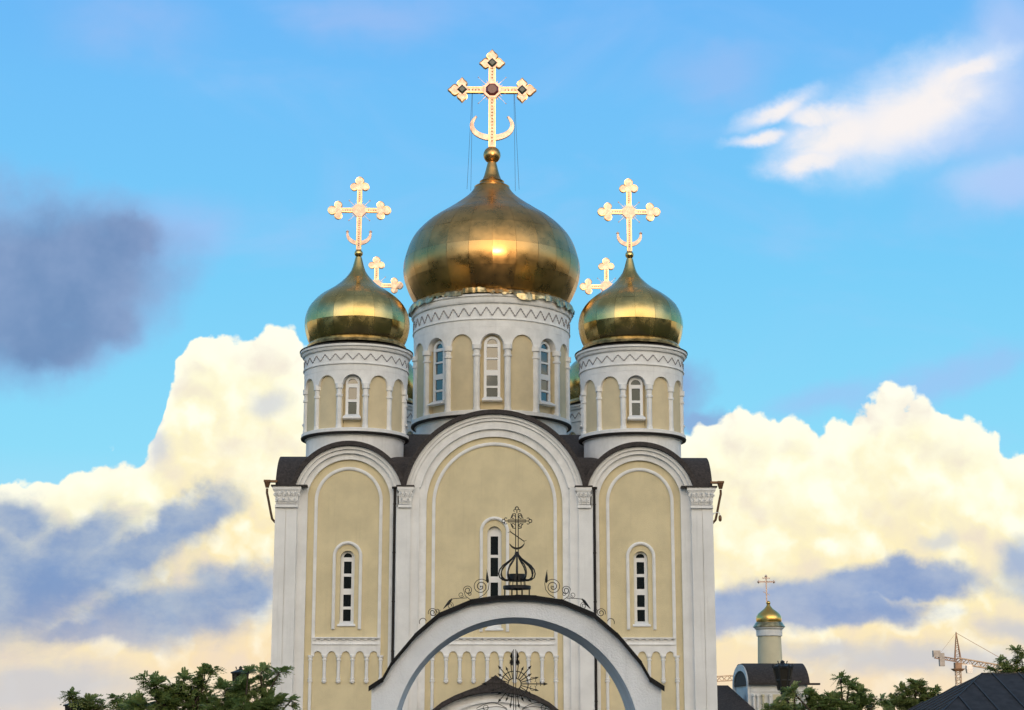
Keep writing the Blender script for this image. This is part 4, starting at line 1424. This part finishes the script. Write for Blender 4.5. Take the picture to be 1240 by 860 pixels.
def build_leaves():
    yl = YG + .7
    k = (yl - CAM.y) / F
    c0 = at(623.2, 828.3, yl)
    zr = lambda py: at(623, py, yl).z - c0.z
    for s, lab in ((-1, 'left wrought iron gate leaf with half a sunburst, inside the white arch'), (1, 'right wrought iron gate leaf whose horizontal arrow points right, inside the white arch')):
        o = empty('gate_leaf', (c0.x + s * 1.3 * k, yl, 0))
        tag(o, lab, 'gate leaf', 'gate leaves inside the white arch')
        z0 = c0.z
        st = MB().box(-.42 * k, .42 * k, -.6 * k, .6 * k, .05, z0 + zr(786.5))
        st.build('stile', 'iron', o)
        xo = s * 148 * k
        bars = MB()
        bars.tube([(0, 0, .12), (xo, 0, .12)], .02, 4)
        bars.tube([(0, 0, z0 - 1.1), (xo, 0, z0 - 1.1)], .02, 4)
        bars.tube([(xo, 0, .05), (xo, 0, z0 - .6)], .025, 4)
        for j in range(1, 10):
            bars.tube([(xo * j / 10, 0, .12), (xo * j / 10, 0, z0 - 1.1)], .009, 4)
        bars.build('bars', 'iron', o)
        # curved top rails sweeping away from the sunburst
        tr = MB()
        tr.tube([(s * (6 + 22 * t_ + 120 * t_ * t_) * k, 0, z0 + zr(862 - 22 * sin(t_ * 2.0) + 70 * t_ * t_)) for t_ in [i / 14 for i in range(15)]], .55 * k, 4)
        tr.tube([(s * (8 + 36 * t_) * k, 0, z0 + zr(858 - 7 * sin(t_ * pi))) for t_ in [i / 10 for i in range(11)]], .55 * k, 4)
        tr.tube([(s * (33 + 3 * cos(a)) * k, 0, z0 + zr(857) + 3 * k * sin(a)) for a in [i * pi / 5 for i in range(11)]], .45 * k, 4)
        tr.build('top_rail', 'iron', o)
        for rr, w in ((14.8, .8), (6.4, .8)):
            rg = MB().tube([(s * rr * k * sin(a), 0, z0 + rr * k * cos(a)) for a in [pi * i / 20 for i in range(21)]], w * k, 4)
            rg.build('ring', 'iron', o)
        for j in range(11):
            a = pi * (j + .5) / 11
            if abs(a - pi / 2) < .05:
                continue
            L = 25.5 if j % 2 == 0 else 19.5
            r = MB().tube([(s * 6.4 * k * sin(a), 0, z0 + 6.4 * k * cos(a)), (s * L * k * sin(a), 0, z0 + L * k * cos(a))], 0.72 * k, 4)
            t0, t1 = L - 1.5, L + 3.2
            r.tube([(s * t0 * k * sin(a), 0, z0 + t0 * k * cos(a)), (s * (t0 + .2) * k * sin(a), 0, z0 + (t0 + .2) * k * cos(a)), (s * t1 * k * sin(a), 0, z0 + t1 * k * cos(a))], [.5 * k, 2.2 * k, .1 * k], 4)
            r.build('ray', 'iron', o)
        fl = MB()
        fl.tube([(s * 1.5 * k, 0, z0 + zr(806)), (s * 2.4 * k, 0, z0 + zr(802)), (s * 1.8 * k, 0, z0 + zr(798)), (s * 2.6 * k, 0, z0 + zr(795)), (s * 1.2 * k, 0, z0 + zr(788))], [.6 * k, 2.1 * k, 1.0 * k, 1.8 * k, .3 * k], 5)
        fl.build('leaf_finial', 'iron', o)
        ar = MB()
        ar.tube([(s * 6 * k, 0, z0), (s * 33 * k, 0, z0)], .85 * k, 4)
        ar.tube([(s * 33 * k, 0, z0), (s * 33.2 * k, 0, z0), (s * 38 * k, 0, z0)], [.5 * k, 2.1 * k, .2 * k], 5)
        for x in (25, 29.5):
            ar.tube([(s * x * k, 0, z0 - 2.6 * k), (s * x * k, 0, z0 + 2.6 * k)], .5 * k, 4)
        for t_ in (-1, 1):
            ar.tube([(s * (20.5 + 3.4 * cos(a)) * k, 0, z0 + t_ * (4.6 + 3.2 * sin(a)) * k) for a in [-.9 + i * .45 for i in range(12)]], .4 * k, 4)
        ar.build('arrow', 'iron', o)


build_leaves()

# ------------------------------------------------------------------ chapel on the right
def build_chapel():
    Y = 31.0
    A = lambda px, py, y=Y: at(px, py, y)
    k = (Y - CAM.y) / F
    x0, x1 = A(909, 830).x, A(978, 830).x
    D = 6.6
    zE2 = A(940, 829).z
    zr = A(940, 804, Y + D / 2).z
    o = empty('chapel', ((x0 + x1) / 2, Y + D / 2, 0))
    tag(o, 'small white and yellow chapel with one golden dome to the right of the cathedral', 'chapel')
    hw, hd = (x1 - x0) / 2, D / 2
    MB().box(-hw, hw, -hd, hd, 0, zE2).build('wall', 'white', o)
    # dark vault over it, springing from the eaves
    r_in = hd
    m = MB()
    pts = [(-hd - .25, zE2 - .02)] + [(-(hd + .12) * cos(t), zE2 + .06 + (zr - zE2 - .06) * min(1.0, 1.06 * sin(t)) ** 1.25) for t in [pi * i / 24 for i in range(25)]] + [(hd + .25, zE2 - .02)]
    vs = [(-hw - .12, y, z) for y, z in pts] + [(hw + .12, y, z) for y, z in pts]
    n = len(pts)
    m.add(vs, [(i, i + 1, i + 1 + n, i + n) for i in range(n - 1)] + [(0, n, 2 * n - 1, n - 1), tuple(range(n)), tuple(range(n, 2 * n))])
    m.box(-hw - .12, hw + .75, -hd - .25, -hd + .3, zE2 - .03, zE2 + .09)
    m.build('roof', 'roof', o)
    # white end arch towards the cathedral
    for s in (-1,):
        e = MB()
        pr = []
        for i in range(29):
            t = pi * i / 28
            a, b = hd - .06, zr - zE2 - .10
            a2, b2 = hd - .5, zr - zE2 - .5
            pr.append(((a2 * cos(t), zE2 + .05 + b2 * sin(t)), (a * cos(t), zE2 + .05 + b * sin(t))))
        pr = [((hd - .5, 0), (hd + .02, 0))] + pr + [((-hd + .5, 0), (-hd - .02, 0))]
        e.band(pr, 0, 1)
        f = MB().add([(s * (hw - .05 + .24 * q[1]), q[0], q[2]) for q in e.v], e.f)
        f.build('gable_arch', 'white', o)
    # front: yellow panels, columns, rail
    zf = A(940, 836.5).z
    MB().box(-hw + .1, hw - .05, -hd - .06, -hd + .01, zf - .06, zf).build('cornice', 'trim', o)
    zp = A(940, 841).z
    for a, b in ((936, 947), (951, 963)):
        MB().box((A(a, 840).x - o.location.x), (A(b, 840).x - o.location.x), -hd - .02, -hd + .02, .6, zp).build('panel', 'chapelyellow', o)
    for px in (912, 917, 923.5, 932, 949, 965, 972):
        c = MB().lathe([(.10, 0), (.10, .1), (.07, .12), (.07, zp - .75), (.11, zp - .72), (.11, zp - .6)], 10)
        c.build('column', 'trim' if px != 923.5 else 'chapelyellow', o, (A(px, 840).x - o.location.x, -hd - .12, .6))
    # drum
    cx = A(932.2, 790, Y + D / 2).x - o.location.x
    kk = (Y + D / 2 - CAM.y) / F
    yd = Y + D / 2
    R = 13.8 * kk
    z0, z1, z2 = zr - .5, at(932, 769.5, yd - R).z, at(932, 760.5, yd - R).z
    MB().lathe([(R + .06, z0), (R, z1)], 32).build('drum', 'chapelyellow', o, (cx, 0, 0))
    MB().lathe([(R + .05, z1 - .03), (R + .09, z1), (R + .09, z2 - .1), (R + .2, z2), (R + .2, z2 + .08)], 32).build('drum_cornice', 'trim', o, (cx, 0, 0))
    MB().lathe([(R + .24, z2 + .06), (R + .3, z2 + .1), (R + .1, z2 + .4), (R - .2, z2 + .4)], 32).build('dome_collar', 'oldgold', o, (cx, 0, 0))
    pts = [(13.4, 757.5), (14.6, 755), (15.4, 750.5), (14.9, 746.5), (12.5, 743), (9, 740), (5.6, 737.5), (3, 734.5), (1.4, 731.5)]
    P = [(a * kk, at(932, b, yd).z) for a, b in pts]
    bz = at(932, 730.3, yd).z
    br = 2.6 * kk
    dm = MB().lathe([(P[0][0] - .1, P[0][1] - .2)] + P, 32)
    dm.lathe([(br * cos(t), bz + br * sin(t)) for t in [(-80 + 20 * i) * pi / 180 for i in range(9)]], 12)
    dm.build('dome', 'smoothgold', o, (cx, 0, 0), smooth=60)
    # thin eight-pointed orthodox cross
    zb = bz
    h = lambda py: at(929.5, py, yd).z - zb
    c = MB()
    w = .75 * kk
    c.box(-w, w, -w * .6, w * .6, 0, h(698))
    c.box(-9.3 * kk, 9.3 * kk, -w * .5, w * .5, h(705.5), h(703.8))
    c.box(-4.6 * kk, 4.6 * kk, -w * .5, w * .5, h(700.8), h(699.5))
    c.tube([(-4 * kk, 0, h(716.5)), (4 * kk, 0, h(721))], w * .7, 4)
    for x, z in ((-9.3, 704.6), (9.3, 704.6), (0, 698)):
        c.lathe([(.01, -.12), (.11, 0), (.01, .12)], 6, (x * kk, 0), h(z))
    c.build('cross', 'gilt', o, (cx - .1, 0, zb))
    # low dark-roofed wing between chapel and cathedral
    xa, xb = A(845, 829, Y - 1).x - o.location.x, A(908, 829, Y - 1).x - o.location.x
    zt = A(880, 829.5, Y + 1.0).z
    wg = MB()
    wg.add([(xa, -hd - 1.5, zt - 1.9), (xb + .6, -hd - 1.5, zt - 1.9), (xb - .9, -hd + 2.2, zt), (xa, -hd + 2.2, zt), (xa, -hd + 5, zt - 1.9), (xb + .6, -hd + 5, zt - 1.9)],
           [(0, 1, 2, 3), (3, 2, 5, 4), (1, 5, 2), (0, 3, 4), (0, 4, 5, 1)])
    wg.build('wing_roof', 'roof', o)
    MB().box(xa + .3, xb + .2, -hd - 1.2, -hd + 4.7, 0, zt - 1.88).build('wing_wall', 'white', o)


build_chapel()

# ------------------------------------------------------------------ pavilion with seamed roof, bottom right
def build_pavilion():
    Yr = 10.0
    p = at(1189.5, 815.5, Yr)
    zr, xr = p.z, p.x
    dY, dz, a, dB = 6.2, 2.2, 4.1, 2.8
    xe = xr + 14
    o = empty('pavilion', (xr + 5, Yr, 0))
    tag(o, 'low house with slate grey seamed hip roof at the bottom right', 'house')
    L = lambda x, y, z: (x - o.location.x, y - Yr, z)
    vs = [L(xr, Yr, zr), L(xe, Yr, zr), L(xr - a, Yr - dY, zr - dz), L(xe + a, Yr - dY, zr - dz), L(xr - a, Yr + dB, zr - dz), L(xe + a, Yr + dB, zr - dz)]
    MB().add(vs, [(0, 2, 3, 1), (0, 1, 5, 4), (0, 4, 2), (1, 3, 5), (2, 4, 5, 3)]).build('roof', 'seam', o, smooth=0)
    MB().box(xr - a + .5 - o.location.x, xe + a - .5 - o.location.x, -dY + .5, dB - .3, 0, zr - dz - .01).build('wall', 'white', o)
    rib = lambda a_, b_, r=.035: MB().tube([a_, b_], r, 4)
    rib(vs[0], vs[1], .05).build('ridge_cap', 'seamrib', o)
    rib(vs[0], vs[2], .05).build('hip_cap', 'seamrib', o)
    rib(vs[1], vs[3], .05).build('hip_cap', 'seamrib', o)
    up = Vector((0, 0, .025))
    x = xr - a + .55
    i = 0
    while x < xe:
        t = max(0, (xr - x) / a)
        top = Vector(L(x, Yr - dY * t, zr - dz * t)) + up
        bot = Vector(L(x, Yr - dY, zr - dz)) + up
        rib(top, bot, .045).build('seam', 'seamrib', o)
        x += 1.35
    for j in range(1, 9):
        y = -dY + (dY + dB) * j / 9
        t = -y / dY if y < 0 else y / dB
        top = Vector(L(xr - a * t, Yr + y, zr - dz * t)) + up
        bot = Vector(L(xr - a, Yr + y, zr - dz)) + up
        rib(top, bot, .035).build('seam', 'seamrib', o)


build_pavilion()

# ------------------------------------------------------------------ tower cranes in the distance
def lattice(m, a, b, w, n, r, tri=False):
    a, b = Vector(a), Vector(b)
    t = (b - a).normalized()
    u = Vector((0, 1, 0))
    v = t.cross(u).normalized()
    cs = [(-1, -1), (1, -1), (1, 1), (-1, 1)] if not tri else [(-1, -1), (1, -1), (0, 1)]
    P = lambda f, c: a.lerp(b, f) + u * c[0] * w + v * c[1] * w
    for c in cs:
        m.tube([P(0, c), P(1, c)], r, 4)
    for i in range(n):
        for j in range(len(cs)):
            c1, c2 = cs[j], cs[(j + 1) % len(cs)]
            if i % 2:
                c1, c2 = c2, c1
            m.tube([P(i / n, c1), P((i + 1) / n, c2)], r * .7, 3)


def build_crane(xm, Y, px_scale, label, zjib, jl, tilt, cjib, apex, full):
    o = empty('tower_crane', (xm, Y, 0))
    tag(o, label, 'crane')
    m = MB()
    lattice(m, (0, 0, 0), (0, 0, zjib - 3), .95, 22, .18)
    m.build('mast', 'craneb', o)
    sl = MB()
    sl.frustum(0, 0, 1.4, 1.4, zjib - 4.2, 2.4, 2.4, zjib - 3.2)
    sl.box(-1.3, 1.3, -1.3, 1.3, zjib - 3.2, zjib - .8)
    sl.build('slewing_unit', 'crane', o)
    j = MB()
    lattice(j, (0, 0, zjib), (jl, 0, zjib - jl * tilt), 1.05, 26, .3)
    j.build('jib', 'craneb', o)
    cj = MB()
    lattice(cj, (0, 0, zjib), (-cjib, 0, zjib + cjib * tilt), .55, 8, .2)
    cj.build('counter_jib', 'crane', o)
    if full:
        ap = MB()
        for c in ((-1.1, -.9), (1.4, -.9), (1.4, .9), (-1.1, .9)):
            ap.tube([(c[0], c[1], zjib - .5), (0, 0, zjib + apex)], .2, 4)
        for f in (.15, .3, .45, .6, .75):
            g = 1 - f
            ap.tube([(-1.1 * g, -.9 * g, zjib + apex * f), (1.4 * g, -.9 * g, zjib + apex * f), (1.4 * g * .8, .9 * g, zjib + apex * min(1, f + .1)), (-1.1 * g, .9 * g, zjib + apex * f)], .13, 3)
        ap.build('apex_tower', 'crane', o)
        MB().tube([(0, 0, zjib + apex - .4), (jl * .56, 0, zjib - jl * .56 * tilt + 1)], .12, 4).build('tie_bar', 'crane', o)
        MB().tube([(0, 0, zjib + apex - .4), (-cjib * .85, 0, zjib + cjib * .85 * tilt + .5)], .06, 4).build('tie_bar', 'crane', o)
        cw = MB()
        cw.box(-cjib - .6, -cjib + 2.2, -1, 1, zjib + cjib * tilt - .2, zjib + cjib * tilt + 2.4)
        cw.box(-cjib + 1.8, -cjib + 3.8, -.9, .9, zjib + cjib * tilt - 3.8, zjib + cjib * tilt + 1.4)
        cw.build('counterweight', 'concrete', o)
        cb = MB()
        cb.frustum(4.2, -1, 1.0, 1, zjib - 5.0, 1.25, 1.1, zjib - 3.2)
        cb.frustum(4.2, -1, 1.25, 1.1, zjib - 3.2, 1.1, 1.1, zjib - 2.0)
        cb.box(1.2, 5.2, -1.6, -.4, zjib - 2.0, zjib - 1.6)
        cb.build('cab', 'cab', o)
    return o


Yk = 620.0
pk = at(1159.5, 800, Yk)
kk = (Yk - CAM.y) / F
build_crane(pk.x, Yk, kk, 'orange and cream tower crane rising behind the slate grey roof', pk.z, 44.0, .17, 27.5 * kk, 34 * kk, True)
p2 = at(905, 816, Yk + 60)
p2m = at(850, 811, Yk + 60)
o2 = build_crane(at(938, 811, Yk + 60).x, Yk + 60, kk, 'pale jib of a second tower crane between cathedral and chapel', at(905, 818, Yk + 60).z, -60.0, -.06, -7, 20, False)

# ------------------------------------------------------------------ street lamps
def lamp(px, ptop, Y, label, grp='black lanterns along the forecourt', hat=False):
    k = (Y - CAM.y) / F
    p = at(px, ptop, Y)
    zt = p.z
    o = empty('street_lamp', (p.x, Y, 0))
    tag(o, label, 'street lamp', grp)
    b = 37 * k
    z0 = zt - b
    post = MB().lathe([(.16, 0), (.16, .12), (.11, .18), (.09, .4), (.055, .5), (.05, z0 - .08), (.075, z0 - .06), (.075, z0 - .03), (.05, z0)], 12)
    post.build('post', 'lantern', o)
    w0, w1 = 6.2 * k, 11.6 * k
    wc = w1 * 1.12
    if hat:
        w0, w1 = 7.0 * k, 9.2 * k
        wc = 12.4 * k
    zb, zh = z0 + 2 * k, z0 + 28 * k
    fr = MB()
    n = 6
    ring = lambda r, z, w: [(r * cos(2 * pi * i / n), r * sin(2 * pi * i / n), z) for i in range(n)]
    for i in range(n):
        a, c = ring(w0, zb, 0)[i], ring(w1, zh, 0)[i]
        fr.tube([a, c], .022, 4)
        for rr, z in ((w0, zb), (w1, zh), (w0 * .55 + w1 * .45, zb * .55 + zh * .45)):
            q = ring(rr, z, 0)
            fr.tube([q[i], q[(i + 1) % n]], .02, 4)
        # small crenels along the head
        q = ring(w1, zh + .03, 0)
        if hat:
            continue
        fr.lathe([(.02, 0), (.03, .04), (.005, .1)], 5, (q[i][0], q[i][1]), zh)
    fr.lathe([(.05, z0), (w0, zb)], 12)
    fr.build('lantern_frame', 'lantern', o)
    for i in range(n):
        a0, a1 = 2 * pi * i / n, 2 * pi * (i + 1) / n
        vs = []
        for rr, z in ((w0 * .96, zb), (w1 * .96, zh)):
            for aa in (a0, a1):
                vs.append((rr * cos(aa), rr * sin(aa), z))
        for rr, z in ((w0 * .9, zb), (w1 * .9, zh)):
            for aa in (a0, a1):
                vs.append((rr * cos(aa), rr * sin(aa), z))
        MB().add(vs, [(0, 1, 3, 2), (4, 6, 7, 5), (0, 2, 6, 4), (1, 5, 7, 3), (0, 4, 5, 1), (2, 3, 7, 6)]).build('pane', 'lanternglass', o, smooth=0)
    cap = MB().lathe([(wc, zh), (wc * 1.02, zh + .03), (wc * .66, zh + 3.0 * k), (w1 * .3, zh + 5.2 * k), (w1 * .22, zh + 6 * k), (w1 * .24, zh + 7.5 * k), (.01, zh + 9 * k)], 6)
    for s in (-1, 1):
        for t in (0, 1):
            cap.tube([((s * (3 + 4 * q_ + 1.5 * sin(q_ * 5)) * k) if t == 0 else 0, (s * (3 + 4 * q_) * k) if t == 1 else 0, zh + (3.5 + 4.5 * sin(q_ * pi * .9)) * k) for q_ in [i / 8 for i in range(9)]], .008, 4)
    cap.build('lantern_cap', 'lantern', o)
    return o


lamp(947.5, 799.5, -39.0, 'black street lantern standing in front of the small chapel')
lamp(291.5, 806.5, -40.0, 'black street lantern half hidden in leaves beside the cathedral corner', hat=True)
lamp(89.5, 846.0, -40.0, 'lowest black lantern top, among leaves at the far left edge', hat=True)

# ------------------------------------------------------------------ trees
def compound_leaf(vs, fs, p, d, up, L, rnd, nl=6, wid=.28):
    """feathery leaf: pairs of leaflets along a drooping stalk"""
    d = d.normalized()
    side = d.cross(up)
    if side.length < 1e-4:
        side = d.orthogonal()
    side.normalize()
    nrm = side.cross(d).normalized()
    for i in range(nl):
        f = .2 + .8 * i / (nl - 1)
        droop = -.28 * f * f * L
        c = p + d * (L * f) + Vector((0, 0, droop))
        ll = L * .36 * (1.05 - .55 * abs(f - .45))
        for s in (-1, 1):
            ax = (side * s * .85 + d * .55 + nrm * rnd.uniform(-.25, .25)).normalized()
            w = (d * .8 - side * s * .3).normalized() * ll * wid
            n = len(vs)
            vs += [tuple(c), tuple(c + ax * ll * .5 + w), tuple(c + ax * ll), tuple(c + ax * ll * .5 - w)]
            fs.append((n, n + 1, n + 2, n + 3))


def tree(name, label, cat, base, clumps, leaf, nfr, L, mat, seed, grp, trunk_r=.09, wid=.40, nl=5):
    """clumps: list of (offset from base, radius). Crown of feathery leaves on twigs."""
    rnd = random.Random(seed)
    o = empty(name, base)
    tag(o, label, cat, grp)
    tr = MB()
    hub = Vector((0, 0, min(c[0].z for c in clumps) * .55))
    tr.tube([(0, 0, -.05), (rnd.uniform(-.05, .05), 0, hub.z * .5), tuple(hub)], [trunk_r, trunk_r * .8, trunk_r * .65], 8)
    vs, fs = [], []
    tot = sum(r ** 2 for _, r in clumps)
    for c, r in clumps:
        mid = hub.lerp(c, .55) + Vector((rnd.uniform(-.15, .15), rnd.uniform(-.15, .15), rnd.uniform(0, .12)))
        tr.tube([hub - Vector((0, 0, .2)), mid, c], [trunk_r * .5, trunk_r * .32, trunk_r * .15], 6)
        nt = max(5, int(nfr * 1.2 * r * r / tot / 9))
        for _ in range(nt):
            v = Vector((rnd.gauss(0, 1), rnd.gauss(0, 1), rnd.gauss(0, .8))).normalized()
            if v.z < -.5:
                v.z *= -1
            tip = c + Vector((v.x * r, v.y * r, v.z * r * .85)) * rnd.uniform(.55, 1.08)
            st = c + (tip - c) * rnd.uniform(0, .3)
            bend = st.lerp(tip, .5) + Vector((0, 0, rnd.uniform(.0, .12) * r))
            tr.tube([st, bend, tip], [trunk_r * .13, trunk_r * .09, trunk_r * .04], 3)
            dirv = (tip - bend).normalized()
            for q in range(9):
                f = .08 + .92 * q / 8
                p = st.lerp(bend, min(1, f * 2)) if f < .5 else bend.lerp(tip, (f - .5) * 2)
                sd = Vector((rnd.gauss(0, 1), rnd.gauss(0, 1), rnd.gauss(.15, .6))).normalized()
                dd = (dirv * (.6 + .5 * f) + sd * .62).normalized()
                compound_leaf(vs, fs, p, dd, Vector((rnd.uniform(-.3, .3), rnd.uniform(-.3, .3), 1)), L * rnd.uniform(.5, 1.0), rnd, nl, wid)
    tr.build('trunk', 'bark', o)
    me = bpy.data.meshes.new('crown')
    me.from_pydata(vs, [], fs)
    me.materials.append(M[mat])
    cr = bpy.data.objects.new('crown', me)
    COL.objects.link(cr)
    cr.parent = o
    return o


def tree_px(name, label, cat, Y, spots, nfr, L, mat, seed, grp=None, **kw):
    """spots: (px, py, radius in px, depth offset) of leaf clumps at distance Y"""
    k = (Y - CAM.y) / F
    pts = [(at(x, y, Y + dy), r * k) for x, y, r, dy in spots]
    bx = sum(p.x for p, _ in pts) / len(pts)
    base = Vector((bx, Y, 0))
    return tree(name, label, cat, base, [(p - base, r) for p, r in pts], None, nfr, L * 1.2, mat, seed, grp, **kw)


G = 'young trees along the forecourt'
tree_px('tree', 'leafy tree with a bushy top covering the lantern, beside the cathedral left corner', 'tree', -41.5,
        [(300, 838, 17, 0), (322, 832, 13, .2), (285, 850, 18, .3), (325, 858, 22, 0), (300, 865, 26, -.2), (338, 815, 7, 0), (316, 816, 8, 0), (272, 836, 12, .1), (352, 849, 7, -.1), (300, 815, 7, -.4), (268, 865, 20, .2)],
        1500, .20, 'leaf_a', 3, G)
tree_px('tree', 'wide leafy tree with a sprig reaching up, left of the lantern tree', 'tree', -40.5,
        [(190, 832, 13, 0), (178, 826, 8, 0), (215, 840, 17, .2), (240, 832, 13, .1), (248, 818, 8, 0), (258, 812, 5, 0), (200, 856, 22, 0), (240, 858, 24, .2), (165, 856, 14, -.2), (222, 824, 8, 0)],
        1500, .20, 'leaf_a', 5, G)
tree_px('tree', 'low leafy tree top to the left of the wide leafy tree', 'tree', -39.0,
        [(152, 852, 10, 0), (142, 845, 6, 0), (172, 856, 11, 0), (155, 866, 16, 0)], 420, .20, 'leaf_a', 8, G)
tree_px('tree', 'yellowish drooping tree top at the far left, by the lowest lantern', 'tree', -40.3,
        [(108, 852, 9, 0), (92, 844, 7, -.2), (115, 862, 12, 0), (84, 842, 4, -.2), (100, 866, 12, 0)], 330, .20, 'leaf_b', 9, G)
tree_px('tree', 'green tree with a sprig pointing up, between chapel and grey roof', 'tree', -39.5,
        [(1028, 832, 9, 0), (1018, 823, 5, 0), (1040, 840, 12, 0), (1010, 852, 15, 0), (1045, 856, 19, .3), (985, 850, 13, 0), (1064, 848, 10, 0), (1000, 862, 20, 0), (975, 842, 9, -.1), (1030, 866, 20, 0), (958, 836, 5, -.3), (970, 862, 14, 0)],
        1300, .19, 'leaf_a', 12, G)
tree_px('tree', 'thin leafy branches in front of the chapel wall, around the lamp post', 'tree', -41.0,
        [(937, 854, 6, 0), (955, 850, 6, 0), (948, 863, 10, 0), (962, 838, 5, 0), (930, 864, 7, 0)], 190, .19, 'leaf_b', 13, G)
tree_px('tree', 'olive green tree rising against the grey roof slope', 'tree', 16.0,
        [(1110, 836, 10, 0), (1100, 846, 13, 0), (1122, 846, 13, 0), (1085, 856, 13, 0), (1130, 858, 16, 0), (1110, 862, 18, 0), (1107, 828, 5, 0), (1092, 838, 6, 0), (1133, 840, 6, 0)],
        1200, .42, 'leaf_b', 15, G, trunk_r=.16)
tree_px('tree', 'sparse olive tree behind the grey roof at the right edge', 'tree', 24.0,
        [(1222, 810, 11, 0), (1238, 800, 10, 0), (1205, 812, 6, 0), (1212, 801, 5, 0), (1250, 812, 14, 0), (1232, 789, 4, 0), (1226, 818, 12, 0), (1245, 825, 16, 0)],
        560, .42, 'leaf_b', 17, G, trunk_r=.16)
